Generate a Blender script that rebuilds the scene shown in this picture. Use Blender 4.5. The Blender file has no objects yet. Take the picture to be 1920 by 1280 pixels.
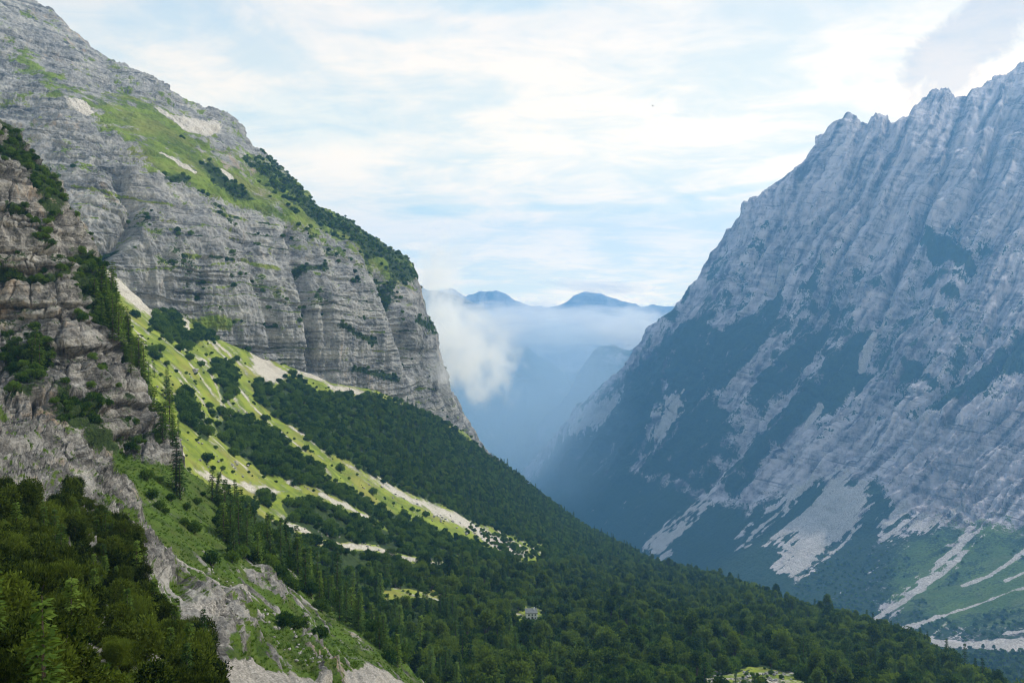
import bpy, math, random
import numpy as np
from math import radians

# ------------------------------------------------------------------ camera, sky, sun, exposure
SC = bpy.context.scene
COL = SC.collection
F, U0, V0 = 1507.0, 960.0, 600.0          # focal length in photo pixels, centre column, horizon row

cam_data = bpy.data.cameras.new("camera")
cam_data.sensor_width = 36.0
cam_data.lens = 36.0 * F / 1920.0
cam_data.shift_y = -40.0 / 1920.0
cam_data.clip_start, cam_data.clip_end = 0.5, 60000.0
cam = bpy.data.objects.new("camera", cam_data)
cam.rotation_euler = (radians(90), 0, 0)
COL.objects.link(cam)
SC.camera = cam

SUN_AZ, SUN_EL = radians(58), radians(46)      # azimuth clockwise from the view direction (+Y)
SUN_DIR = (math.sin(SUN_AZ) * math.cos(SUN_EL), math.cos(SUN_AZ) * math.cos(SUN_EL), math.sin(SUN_EL))
sun_data = bpy.data.lights.new("sun", 'SUN')
sun_data.energy = 4.4
sun_data.angle = radians(2.0)
sun_data.color = (1.0, 0.94, 0.84)
sun = bpy.data.objects.new("sun", sun_data)
sun.rotation_euler = (radians(90) - SUN_EL, 0, math.pi - SUN_AZ)
COL.objects.link(sun)

SC.view_settings.view_transform = 'Standard'
SC.view_settings.look = 'None'
SC.view_settings.exposure = 0.0
SC.view_settings.gamma = 1.0
SC.view_settings.use_curve_mapping = False
SC.cycles.use_denoising = True
SC.cycles.filter_width = 1.1
SC.cycles.max_bounces = 6
SC.cycles.diffuse_bounces = 3
SC.cycles.transmission_bounces = 3
SC.cycles.volume_bounces = 3
SC.cycles.transparent_max_bounces = 8
SC.cycles.volume_step_rate = 2.5
SC.cycles.volume_max_steps = 128


class Nodes:
    """small helper around a node tree"""
    def __init__(self, tree):
        self.t = tree
        tree.nodes.clear()

    def n(self, kind, **kw):
        nd = self.t.nodes.new(kind)
        for k, v in kw.items():
            setattr(nd, k, v)
        return nd

    def put(self, sock, v):
        if hasattr(v, 'bl_idname') and hasattr(v, 'outputs'):
            v = v.outputs[0]
        if isinstance(v, bpy.types.NodeSocket):
            self.t.links.new(v, sock)
        else:
            sock.default_value = v

    def math(self, op, a, b=0.0, clamp=False):
        nd = self.n('ShaderNodeMath', operation=op, use_clamp=clamp)
        self.put(nd.inputs[0], a)
        self.put(nd.inputs[1], b)
        return nd.outputs[0]

    def mix(self, fac, a, b):
        nd = self.n('ShaderNodeMix', data_type='RGBA')
        self.put(nd.inputs[0], fac)
        self.put(nd.inputs[6], a)
        self.put(nd.inputs[7], b)
        return nd.outputs[2]

    def mul(self, a, b):
        nd = self.n('ShaderNodeMix', data_type='RGBA', blend_type='MULTIPLY')
        nd.inputs[0].default_value = 1.0
        self.put(nd.inputs[6], a)
        self.put(nd.inputs[7], b)
        return nd.outputs[2]

    def step(self, x, lo, hi):
        nd = self.n('ShaderNodeMapRange', interpolation_type='SMOOTHSTEP')
        self.put(nd.inputs[0], x)
        nd.inputs[1].default_value, nd.inputs[2].default_value = lo, hi
        return nd.outputs[0]

    def noise(self, vec, scale, detail=4.0, rough=0.55, dist=0.0):
        nd = self.n('ShaderNodeTexNoise')
        self.put(nd.inputs['Vector'], vec)
        nd.inputs['Scale'].default_value = scale
        nd.inputs['Detail'].default_value = detail
        nd.inputs['Roughness'].default_value = rough
        nd.inputs['Distortion'].default_value = dist
        return nd.outputs[0]

    def vmul(self, vec, xyz):
        nd = self.n('ShaderNodeVectorMath', operation='MULTIPLY')
        self.put(nd.inputs[0], vec)
        nd.inputs[1].default_value = xyz
        return nd.outputs[0]

    def vadd(self, vec, b):
        nd = self.n('ShaderNodeVectorMath', operation='ADD')
        self.put(nd.inputs[0], vec)
        self.put(nd.inputs[1], b)
        return nd.outputs[0]

    def attr(self, name):
        return self.n('ShaderNodeAttribute', attribute_name=name).outputs['Fac']


def build_world():
    w = bpy.data.worlds.new("World")
    SC.world = w
    w.use_nodes = True
    N = Nodes(w.node_tree)
    sky = N.n('ShaderNodeTexSky', sky_type='NISHITA', sun_disc=False)
    sky.sun_elevation, sky.sun_rotation = SUN_EL, SUN_AZ
    sky.altitude = 1600
    bg_sky = N.n('ShaderNodeBackground')
    N.put(bg_sky.inputs[0], sky.outputs[0])
    bg_sky.inputs[1].default_value = 0.12
    d = N.n('ShaderNodeTexCoord').outputs['Generated']
    s = N.n('ShaderNodeSeparateXYZ')
    N.put(s.inputs[0], d)
    x, y, z = s.outputs
    zz = N.math('ADD', N.math('MAXIMUM', z, 0.0), 0.14)
    cv = N.n('ShaderNodeCombineXYZ')
    N.put(cv.inputs[0], N.math('DIVIDE', x, zz))
    N.put(cv.inputs[1], N.math('DIVIDE', y, zz))
    p = cv.outputs[0]
    big = N.noise(N.vmul(p, (0.95, 0.9, 1)), 1.15, 5, 0.55, 0.8)
    mid = N.noise(N.vmul(p, (1.7, 2.3, 1)), 1.5, 7, 0.6, 0.7)
    fine = N.noise(N.vmul(p, (4.0, 5.0, 1)), 1.6, 6, 0.6, 0.6)
    c = N.math('ADD', N.math('MULTIPLY', big, 0.5), N.math('ADD', N.math('MULTIPLY', mid, 0.38), N.math('MULTIPLY', fine, 0.12)))
    # sunlit side of the cloud sheet
    dt = N.n('ShaderNodeVectorMath', operation='DOT_PRODUCT')
    N.put(dt.inputs[0], d)
    dt.inputs[1].default_value = SUN_DIR
    toward = N.step(dt.outputs['Value'], -0.35, 1.0)
    hr = N.n('ShaderNodeValToRGB')
    N.put(hr.inputs[0], z)
    e = hr.color_ramp.elements
    e[0].position, e[0].color = 0.0, (2.75, 2.08, 1.16, 1)
    e[1].position, e[1].color = 1.0, (0.72, 0.78, 0.86, 1)
    for pos, colr in ((0.12, (2.02, 1.56, 0.94, 1)), (0.34, (1.22, 1.06, 0.87, 1)), (0.6, (0.9, 0.88, 0.86, 1))):
        k = e.new(pos)
        k.color = colr
    side = N.mix(toward, (0.80, 0.86, 0.93, 1), (1.20, 1.16, 1.10, 1))
    sheet = N.mul(hr.outputs[0], side)
    cloud = N.mul(sheet, N.mix(N.step(c, 0.38, 0.60), (0.70, 0.83, 0.95, 1), (1.04, 1.02, 1.0, 1)))
    # separate darker cumulus drifting over the right-hand ridge, and bluish gaps in the sheet
    az = N.math('DIVIDE', x, N.math('MAXIMUM', y, 0.05))
    el = N.math('DIVIDE', z, N.math('MAXIMUM', y, 0.05))
    front = N.step(y, 0.05, 0.2)

    def spot(ca, ce, ra, re, tilt=0.0):
        da = N.math('SUBTRACT', az, ca)
        de = N.math('SUBTRACT', N.math('SUBTRACT', el, ce), N.math('MULTIPLY', da, tilt))
        q = N.math('ADD', N.math('POWER', N.math('ABSOLUTE', N.math('DIVIDE', da, ra)), 2.0),
                   N.math('POWER', N.math('ABSOLUTE', N.math('DIVIDE', de, re)), 2.0))
        return N.math('MULTIPLY', N.math('SUBTRACT', 1.0, q), front)

    wob = N.math('SUBTRACT', N.noise(d, 16.0, 6, 0.62, 0.3), 0.5)

    def patch(m, lo, hi, k):
        return N.step(N.math('ADD', m, N.math('MULTIPLY', wob, k)), lo, hi)

    dark = patch(spot(0.62, 0.385, 0.17, 0.07, 0.75), 0.0, 0.6, 3.2)
    cloud = N.mul(cloud, N.mix(dark, (1, 1, 1, 1), (0.72, 0.75, 0.84, 1)))
    for (ca, ce, ra, re, t, a) in ((-0.03, 0.395, 0.20, 0.022, 0.02, 0.6), (-0.13, 0.36, 0.10, 0.02, 0.0, 0.5),
                                   (-0.26, 0.25, 0.16, 0.05, 0.0, 0.45), (-0.09, 0.137, 0.085, 0.009, 0.02, 0.7),
                                   (0.04, 0.14, 0.06, 0.008, 0.0, 0.5), (0.20, 0.14, 0.12, 0.010, 0.06, 0.55),
                                   (0.30, 0.165, 0.12, 0.008, 0.14, 0.6), (-0.42, 0.38, 0.10, 0.05, 0.0, 0.5)):
        cloud = N.mul(cloud, N.mix(N.math('MULTIPLY', patch(spot(ca, ce, ra, re, t), 0.0, 1.1, 1.8), a), (1, 1, 1, 1), (0.58, 0.80, 0.98, 1)))
    bg_cl = N.n('ShaderNodeBackground')
    N.put(bg_cl.inputs[0], cloud)
    bg_cl.inputs[1].default_value = 1.0
    mx = N.n('ShaderNodeMixShader')
    N.put(mx.inputs[0], N.step(c, 0.12, 0.34))
    N.put(mx.inputs[1], bg_sky.outputs[0])
    N.put(mx.inputs[2], bg_cl.outputs[0])
    out = N.n('ShaderNodeOutputWorld')
    N.put(out.inputs[0], mx.outputs[0])


build_world()

# ------------------------------------------------------------------ noise
RNG = np.random.default_rng(7)
PERM = RNG.permutation(256)
PERM = np.concatenate([PERM, PERM, PERM])
GRAD = RNG.normal(size=(256, 3))
GRAD /= np.linalg.norm(GRAD, axis=1)[:, None]


GX, GY, GZ = (np.ascontiguousarray(GRAD[:, k], np.float32) for k in range(3))
PERM = PERM.astype(np.int32)
from concurrent.futures import ThreadPoolExecutor
POOL = ThreadPoolExecutor(4)


def _perlin(p):
    x, y, z = (np.ascontiguousarray(p[:, k]) for k in range(3))
    fx, fy, fz = np.floor(x), np.floor(y), np.floor(z)
    ix, iy, iz = ((a.astype(np.int64) & 255).astype(np.int32) for a in (fx, fy, fz))
    x, y, z = ((a - b).astype(np.float32) for a, b in ((x, fx), (y, fy), (z, fz)))
    wx, wy, wz = (a * a * a * (a * (a * 6 - 15) + 10) for a in (x, y, z))
    r = np.zeros(len(x), np.float32)
    for dx in (0, 1):
        hx = PERM[ix + dx] + iy
        ax, xx = (wx, x - 1) if dx else (1 - wx, x)
        for dy in (0, 1):
            hy = PERM[hx + dy] + iz
            ay, yy = (ax * wy, y - 1) if dy else (ax * (1 - wy), y)
            for dz in (0, 1):
                h = PERM[hy + dz]
                az, zz = (ay * wz, z - 1) if dz else (ay * (1 - wz), z)
                r += az * (GX[h] * xx + GY[h] * yy + GZ[h] * zz)
    return r * 1.5


def perlin(p):
    if len(p) < 20000:
        return _perlin(p)
    return np.concatenate(list(POOL.map(_perlin, np.array_split(p, 8))))


def fbm(p, octaves=4, gain=0.5, ridge=False):
    a, s, tot = 1.0, 0.0, 0.0
    q = p.copy()
    for _ in range(octaves):
        v = perlin(q)
        if ridge:
            v = 1 - 2 * np.abs(v)
        s = s + a * v
        tot += a
        a *= gain
        q = q * 2.03 + 17.3
    return s / tot


def sstep(x, lo, hi):
    t = np.clip((x - lo) / (hi - lo), 0, 1)
    return t * t * (3 - 2 * t)


def in_poly(u, v, poly):
    inside = np.zeros(u.shape, bool)
    n = len(poly)
    for k in range(n):
        x1, y1 = poly[k]
        x2, y2 = poly[(k + 1) % n]
        if y1 == y2:
            continue
        c = ((y1 > v) != (y2 > v)) & (u < (x2 - x1) * (v - y1) / (y2 - y1) + x1)
        inside ^= c
    return inside


def seg_dist(u, v, pts):
    best = np.full(u.shape, 1e9)
    for (x1, y1), (x2, y2) in zip(pts[:-1], pts[1:]):
        dx, dy = x2 - x1, y2 - y1
        t = np.clip(((u - x1) * dx + (v - y1) * dy) / (dx * dx + dy * dy + 1e-9), 0, 1)
        best = np.minimum(best, np.hypot(u - x1 - t * dx, v - y1 - t * dy))
    return best


def nz_front(S, scale, octv, off):
    P = S.P[:S.nv]
    return fbm(P.reshape(-1, 3) / scale + off, octv).reshape(P.shape[:2])


def poly_mask(u, v, poly, soft=8.0):
    """about 0.5 on the outline, 1 inside, 0 outside"""
    d = seg_dist(u, v, list(poly) + [poly[0]])
    d = np.where(in_poly(u, v, poly), d, -d)
    return np.clip(0.5 + d / (2 * soft), 0, 1)


def line_mask(u, v, pts, half, soft=3.0):
    d = half - seg_dist(u, v, pts)
    return np.clip(0.5 + d / (2 * soft), 0, 1)


def rbf_fit(ctrl):
    c = np.array(ctrl, float)
    p, y = c[:, :2] / 500.0, np.log(c[:, 2])
    n = len(p)
    r = np.linalg.norm(p[:, None] - p[None], axis=2)
    K = np.where(r > 0, r, 0)                      # biharmonic: stays tame between the points
    K = K + 1e-3 * np.eye(n)
    Q = np.c_[np.ones(n), p]
    A = np.block([[K, Q], [Q.T, np.zeros((3, 3))]])
    w = np.linalg.solve(A, np.r_[y, 0, 0, 0])

    def ev(u, v):
        q = np.c_[u.ravel(), v.ravel()] / 500.0
        r = np.linalg.norm(q[:, None] - p[None], axis=2)
        return np.exp(r @ w[:n] + w[n] + q @ w[n + 1:]).reshape(u.shape)
    return ev


def to_world(u, v, y):
    return np.stack([(u - U0) / F * y, y, (V0 - v) / F * y], axis=-1)


# ------------------------------------------------------------------ terrain sheets
class Sheet:
    pass


def grid_normals(P):
    du = np.gradient(P, axis=1)
    dv = np.gradient(P, axis=0)
    n = np.cross(du, dv)
    n /= np.linalg.norm(n, axis=2)[..., None] + 1e-12
    return n


def blur_u(a, k):
    ker = np.ones(k) / k
    return np.apply_along_axis(lambda r: np.convolve(np.pad(r, (k // 2, k - 1 - k // 2), 'edge'), ker, 'valid'), 1, a)


def make_sheet(top, bot, ctrl, nu, nv, roll=0.05, skyline=6.0, sky_px=70.0, back=0.14, seed=0.0):
    S = Sheet()
    u0, u1 = top[0][0], top[-1][0]
    u = np.linspace(u0, u1, nu)
    vt = np.interp(u, [a for a, b in top], [b for a, b in top])
    vb = np.interp(u, [a for a, b in bot], [b for a, b in bot])
    # ragged skyline
    q = np.stack([u / sky_px, np.full(nu, seed), np.full(nu, 3.3)], 1)
    vt = vt - skyline * fbm(q, 5, 0.6)
    t = np.linspace(0, 1, nv)[:, None]
    V = vb[None] + (vt - vb)[None] * t
    Ug = np.repeat(u[None], nv, 0)
    Y = rbf_fit(ctrl)(Ug, V)
    Y = Y * (1 + roll * t ** 14)
    S.U, S.V, S.nv = Ug, V, nv
    S.P = to_world(Ug, V, Y)
    S.back = back
    return S


def displace(S, fn):
    """fn(points, normals, u, v) -> metres along the smooth normal; the outermost rows follow"""
    n = grid_normals(S.P)
    n = np.stack([blur_u(n[..., k], 9) for k in range(3)], -1)
    n /= np.linalg.norm(n, axis=2)[..., None]
    flip = np.sum(n * S.P, axis=2) > 0
    n[flip] *= -1
    d = fn(S.P.reshape(-1, 3), n.reshape(-1, 3), S.U.ravel(), S.V.ravel()).reshape(S.U.shape)
    S.P = S.P + n * d[..., None]


def close_back(S, rows=7):
    """the far side behind the skyline, falling away from the viewer"""
    top = S.P[-1]
    away = top.copy()
    away[:, 2] = 0
    L = np.linalg.norm(away, axis=1)[:, None]
    away /= L
    ext = []
    for k in range(1, rows + 1):
        f = (k / rows) ** 1.5 * S.back
        q = top + away * L * f
        q[:, 2] -= L[:, 0] * f * (0.35 + 0.5 * k / rows)
        q += 0.012 * L * f * np.stack([perlin(q / (L * 0.05) + 5 * k)] * 3, 1)
        ext.append(q)
    S.P = np.concatenate([S.P, np.array(ext)], 0)
    S.U = np.concatenate([S.U] + [S.U[-1:]] * rows, 0)
    S.V = np.concatenate([S.V] + [S.V[-1:]] * rows, 0)
    S.A = {k: np.concatenate([a] + [a[-1:]] * rows, 0) for k, a in S.A.items()}
    S.T = np.concatenate([S.T] + [S.T[-1:]] * rows, 0) if hasattr(S, 'T') else None


def mesh_from(name, verts, quads, attrs=None, smooth=True):
    me = bpy.data.meshes.new(name)
    k = quads.shape[1]
    me.vertices.add(len(verts))
    me.vertices.foreach_set('co', np.ascontiguousarray(verts, np.float32).ravel())
    me.loops.add(quads.size)
    me.loops.foreach_set('vertex_index', np.ascontiguousarray(quads, np.int32).ravel())
    me.polygons.add(len(quads))
    me.polygons.foreach_set('loop_start', np.arange(0, quads.size, k, dtype=np.int32))
    me.polygons.foreach_set('use_smooth', np.full(len(quads), smooth))
    for nm, a in (attrs or {}).items():
        at = me.attributes.new(nm, 'FLOAT', 'POINT')
        at.data.foreach_set('value', np.ascontiguousarray(a, np.float32))
    me.update(calc_edges=True)
    return me


def tag(o, label=None, cat=None, group=None, kind=None):
    if label:
        o['label'] = label
    if cat:
        o['category'] = cat
    if group:
        o['group'] = group
    if kind:
        o['kind'] = kind
    return o


def link(name, data, parent=None, loc=None):
    o = bpy.data.objects.new(name, data)
    COL.objects.link(o)
    if parent is not None:
        o.parent = parent
    if loc is not None:
        o.location = loc
    return o


def sheet_objects(S, mat, pieces, rest):
    """pieces: (name, label, category, kind, mask over vertices); faces go to the first piece that holds them"""
    nr, nu = S.U.shape
    idx = np.arange(nr * nu).reshape(nr, nu)
    quads = np.stack([idx[:-1, :-1], idx[:-1, 1:], idx[1:, 1:], idx[1:, :-1]], -1).reshape(-1, 4)
    P = S.P.reshape(-1, 3)
    owner = np.full(len(quads), -1)
    for k, pc in enumerate(pieces):
        m = pc[4].ravel()
        f = (m[quads].mean(1) > 0.5) & (owner < 0)
        owner[f] = k
    out = []
    for k in range(-1, len(pieces)):
        fq = quads[owner == k]
        if len(fq) == 0:
            continue
        used, inv = np.unique(fq, return_inverse=True)
        nm, lab, cat, kind = (rest if k < 0 else pieces[k][:4])
        me = mesh_from(nm, P[used], inv.reshape(-1, 4), {a: v.ravel()[used] for a, v in S.A.items()})
        me.materials.append(mat)
        o = link(nm, me)
        tag(o, lab, cat, kind=kind)
        out.append(o)
    return out


# ------------------------------------------------------------------ materials
def terrain_material(name, rock, scale, strata, bump, grass=((0.10, 0.17, 0.022), (0.22, 0.32, 0.035)),
                     shrub=((0.014, 0.028, 0.008), (0.040, 0.062, 0.014)), scree=((0.36, 0.33, 0.29), (0.62, 0.58, 0.52)),
                     tilt=(0, 0, 0), stain=(0.30, 0.20, 0.11), edge=0.5, streaks=False):
    """scale: size in metres of the finest visible grain; strata: bedding thickness in metres"""
    m = bpy.data.materials.new(name)
    m.use_nodes = True
    N = Nodes(m.node_tree)
    p = N.n('ShaderNodeTexCoord').outputs['Object']
    mp = N.n('ShaderNodeMapping')
    N.put(mp.inputs[0], p)
    mp.inputs['Rotation'].default_value = tilt
    q = mp.outputs[0]
    bed = N.noise(N.vmul(q, (0.12, 0.12, 1.0)), 1.0 / strata, 6, 0.62, 0.4)
    bed2 = N.noise(N.vmul(q, (0.05, 0.05, 1.0)), 2.7 / strata, 4, 0.6, 0.3)
    crack = N.noise(N.vmul(q, (1.0, 1.0, 0.16)), 0.55 / strata, 6, 0.62, 0.5)
    grain = N.noise(p, 0.45 / scale, 6, 0.65)
    blot = N.noise(p, 0.06 / scale, 5, 0.55)
    big = N.noise(p, 0.008 / scale, 4, 0.5)
    r = N.math('ADD', N.math('MULTIPLY', bed, 0.34), N.math('ADD', N.math('MULTIPLY', crack, 0.26),
               N.math('ADD', N.math('MULTIPLY', grain, 0.22), N.math('MULTIPLY', blot, 0.18))))
    tone = N.math('ADD', N.math('MULTIPLY', r, 0.72), N.math('MULTIPLY', N.attr('painted_relief'), 0.34)) if streaks else r
    ramp = N.n('ShaderNodeValToRGB')
    N.put(ramp.inputs[0], tone)
    e = ramp.color_ramp.elements
    e[0].position, e[0].color = 0.40, (*rock[0], 1)
    e[1].position, e[1].color = 0.58, (*rock[2], 1)
    k = e.new(0.48)
    k.color = (*rock[1], 1)
    col = ramp.outputs[0]
    col = N.mix(N.math('MULTIPLY', N.step(bed2, 0.60, 0.66), 0.55), col, (rock[0][0] * 0.6, rock[0][1] * 0.6, rock[0][2] * 0.6, 1))
    col = N.mix(N.math('MULTIPLY', N.step(N.math('ADD', N.math('MULTIPLY', big, 0.5), N.math('MULTIPLY', crack, 0.5)), 0.56, 0.66), 0.55), col, (*stain, 1))

    def cover(att, lo, hi, k1, k2):
        x = N.math('ADD', N.attr(att), N.math('ADD', N.math('MULTIPLY', N.math('SUBTRACT', grain, 0.5), k1),
                                              N.math('MULTIPLY', N.math('SUBTRACT', blot, 0.5), k2)))
        return N.step(x, lo, hi)
    speck = N.noise(p, 0.9 / scale, 3, 0.7)
    sc_col = N.mix(N.step(speck, 0.38, 0.62), (*scree[0], 1), (*scree[1], 1))
    sc_col = N.mix(N.math('MULTIPLY', N.step(blot, 0.45, 0.7), 0.4), sc_col, (scree[0][0] * 0.75, scree[0][1] * 0.75, scree[0][2] * 0.72, 1))
    gr_col = N.mix(N.step(blot, 0.35, 0.66), (*grass[0], 1), (*grass[1], 1))
    gr_col = N.mix(N.math('MULTIPLY', N.step(grain, 0.35, 0.75), 0.45), gr_col, (grass[1][0] * 1.25, grass[1][1] * 1.0, grass[1][2], 1))
    straw = N.noise(p, 0.025 / scale, 4, 0.6)
    gr_col = N.mix(N.math('MULTIPLY', N.step(straw, 0.45, 0.68), 0.6), gr_col, (grass[1][0] * 1.25, grass[1][1] * 0.86, grass[1][2] * 1.9, 1))
    sh_col = N.mix(N.step(grain, 0.38, 0.64), (*shrub[0], 1), (*shrub[1], 1))
    col = N.mix(cover('scree', 0.34, 0.66, 0.9, 0.7), col, sc_col)
    g = cover('grass', 0.5 - 0.5 * edge * 0.4, 0.5 + 0.5 * edge * 0.4, 1.1, 0.8)
    col = N.mix(g, col, gr_col)
    s = cover('shrub', 0.40, 0.60, 1.15, 0.9)
    col = N.mix(s, col, sh_col)
    bs = N.n('ShaderNodeBsdfPrincipled')
    N.put(bs.inputs['Base Color'], col)
    bs.inputs['Roughness'].default_value = 0.92
    bs.inputs['Specular IOR Level'].default_value = 0.12
    hgt = N.math('ADD', N.math('MULTIPLY', r, 1.6), N.math('MULTIPLY', grain, 0.6))
    hgt = N.math('ADD', hgt, N.math('MULTIPLY', N.step(bed2, 0.6, 0.66), -0.35))
    bp = N.n('ShaderNodeBump')
    bp.inputs['Strength'].default_value = 0.9
    bp.inputs['Distance'].default_value = bump
    N.put(bp.inputs['Height'], hgt)
    N.put(bs.inputs['Normal'], bp.outputs[0])
    out = N.n('ShaderNodeOutputMaterial')
    N.put(out.inputs[0], bs.outputs[0])
    return m


def foliage_material(name, dark, light, trans=0.35, clump=0.9):
    m = bpy.data.materials.new(name)
    m.use_nodes = True
    N = Nodes(m.node_tree)
    g = N.n('ShaderNodeNewGeometry')
    oi = N.n('ShaderNodeObjectInfo')
    ns = N.noise(N.n('ShaderNodeTexCoord').outputs['Object'], clump, 2, 0.5)
    f = N.math('ADD', N.math('MULTIPLY', g.outputs['Random Per Island'], 0.35),
               N.math('ADD', N.math('MULTIPLY', oi.outputs['Random'], 0.55), N.math('MULTIPLY', N.step(ns, 0.35, 0.65), 0.25)))
    col = N.mix(N.step(f, 0.15, 1.0), (*dark, 1), (*light, 1))
    d = N.n('ShaderNodeBsdfDiffuse')
    t = N.n('ShaderNodeBsdfTranslucent')
    N.put(d.inputs[0], col)
    N.put(t.inputs[0], N.mul(col, (1.25, 1.35, 0.6, 1)))
    mx = N.n('ShaderNodeMixShader')
    mx.inputs[0].default_value = trans
    N.put(mx.inputs[1], d.outputs[0])
    N.put(mx.inputs[2], t.outputs[0])
    out = N.n('ShaderNodeOutputMaterial')
    N.put(out.inputs[0], mx.outputs[0])
    return m


def plain_material(name, a, b, scale, bump=0.0, rough=0.9):
    m = bpy.data.materials.new(name)
    m.use_nodes = True
    N = Nodes(m.node_tree)
    p = N.n('ShaderNodeTexCoord').outputs['Object']
    n = N.noise(p, scale, 6, 0.65, 0.3)
    bs = N.n('ShaderNodeBsdfPrincipled')
    N.put(bs.inputs['Base Color'], N.mix(N.step(n, 0.35, 0.65), (*a, 1), (*b, 1)))
    bs.inputs['Roughness'].default_value = rough
    bs.inputs['Specular IOR Level'].default_value = 0.15
    if bump:
        bp = N.n('ShaderNodeBump')
        bp.inputs['Distance'].default_value = bump
        N.put(bp.inputs['Height'], n)
        N.put(bs.inputs['Normal'], bp.outputs[0])
    out = N.n('ShaderNodeOutputMaterial')
    N.put(out.inputs[0], bs.outputs[0])
    return m


LIMESTONE = ((0.09, 0.09, 0.09), (0.24, 0.235, 0.225), (0.42, 0.41, 0.385))
MAT_LEFT = terrain_material("limestone_cliff", ((0.060, 0.064, 0.070), (0.20, 0.20, 0.198), (0.37, 0.36, 0.335)), 1.1, 6.0, 2.2,
                            grass=((0.05, 0.085, 0.014), (0.15, 0.215, 0.028)))
MAT_MID = terrain_material("meadow_slope", LIMESTONE, 0.7, 5.0, 0.6, edge=0.8, scree=((0.28, 0.25, 0.20), (0.55, 0.51, 0.44)),
                           grass=((0.075, 0.120, 0.018), (0.20, 0.255, 0.030)))
MAT_NEAR = terrain_material("crag_rock", ((0.024, 0.023, 0.021), (0.118, 0.112, 0.103), (0.34, 0.325, 0.295)), 0.22, 1.8, 0.7,
                            scree=((0.20, 0.185, 0.16), (0.42, 0.39, 0.35)), grass=((0.030, 0.062, 0.008), (0.072, 0.125, 0.014)), tilt=(0.0, 0.12, 0.0))  # grass darker here: shade on the near slope is put into its colour
MAT_RIGHT = terrain_material("shaded_wall", ((0.070, 0.058, 0.066), (0.31, 0.272, 0.285), (0.60, 0.53, 0.53)), 2.6, 16.0, 11.0,
                             shrub=((0.012, 0.030, 0.012), (0.03, 0.055, 0.018)), grass=((0.05, 0.10, 0.02), (0.10, 0.16, 0.03)),
                             scree=((0.34, 0.30, 0.27), (0.62, 0.56, 0.51)), tilt=(0.1, -0.2, 0.0), stain=(0.34, 0.27, 0.24), streaks=True)
MAT_FAR = terrain_material("far_rock", LIMESTONE, 14.0, 90.0, 25.0)

# ------------------------------------------------------------------ left mountain
SHEETS = []


def attrs(S, **kw):
    S.A = {k: kw.get(k, np.zeros(S.U.shape)) for k in ('grass', 'shrub', 'scree')}


def slope_up(S):
    n = grid_normals(S.P)
    n[np.sum(n * S.P, axis=2) > 0] *= -1
    return n[..., 2]


def nz(S, scale, octv=4, aniso=(1, 1, 1), off=0.0):
    q = S.P.reshape(-1, 3) * np.array(aniso) / scale + off
    return fbm(q, octv).reshape(S.U.shape)


LEFT_TOP = [(-80, -90), (0, -45), (40, -8), (60, 0), (75, 12), (100, 20), (130, 50), (165, 80), (200, 110), (220, 118), (260, 132),
            (310, 152), (340, 175), (380, 195), (435, 213), (455, 240), (470, 270), (500, 290), (520, 310), (560, 340), (600, 375),
            (640, 405), (690, 440), (730, 460), (762, 475), (778, 500), (788, 540), (800, 590), (815, 620), (820, 660), (835, 700),
            (850, 740), (870, 780), (890, 815), (915, 848), (940, 872)]
LEFT_BOT = [(-80, 620), (100, 560), (180, 530), (240, 585), (300, 630), (420, 680), (480, 705), (560, 730), (620, 760), (700, 770),
            (800, 815), (870, 850), (915, 885), (940, 905)]
LEFT_C = [(-80, -90, 880), (60, 0, 900), (200, 110, 900), (435, 213, 900), (530, 310, 880), (640, 405, 860), (762, 475, 860), (788, 540, 880),
          (820, 660, 910), (870, 780, 950), (915, 850, 990), (940, 880, 1000), (0, 120, 740), (130, 190, 690), (0, 300, 600),
          (300, 200, 790), (380, 260, 760), (300, 300, 665), (420, 360, 690), (550, 400, 725), (660, 450, 775), (720, 500, 800),
          (150, 300, 600), (250, 320, 600), (100, 450, 520), (180, 490, 528), (250, 430, 560), (400, 400, 640), (400, 480, 595),
          (280, 590, 552), (350, 590, 570), (420, 650, 590), (550, 550, 655), (560, 700, 655), (620, 560, 680), (700, 600, 735), (700, 740, 735),
          (770, 600, 800), (780, 700, 820), (800, 780, 850), (870, 840, 920), (-80, 600, 480), (-80, 250, 600)]
SL = make_sheet(LEFT_TOP, LEFT_BOT, LEFT_C, 560, 420, roll=0.06, skyline=7, sky_px=60, seed=1.0)
RAMP = [(25, 95), (60, 105), (110, 140), (140, 180), (190, 178), (240, 178), (300, 198), (335, 230), (375, 262), (410, 285), (450, 310),
        (480, 345), (540, 388), (600, 418), (660, 436), (720, 468), (770, 480), (775, 520), (745, 530), (700, 490), (640, 455), (585, 432),
        (545, 412), (470, 382), (400, 358), (330, 338), (285, 303), (245, 262), (200, 222), (150, 195), (90, 150), (40, 118)]


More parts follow.
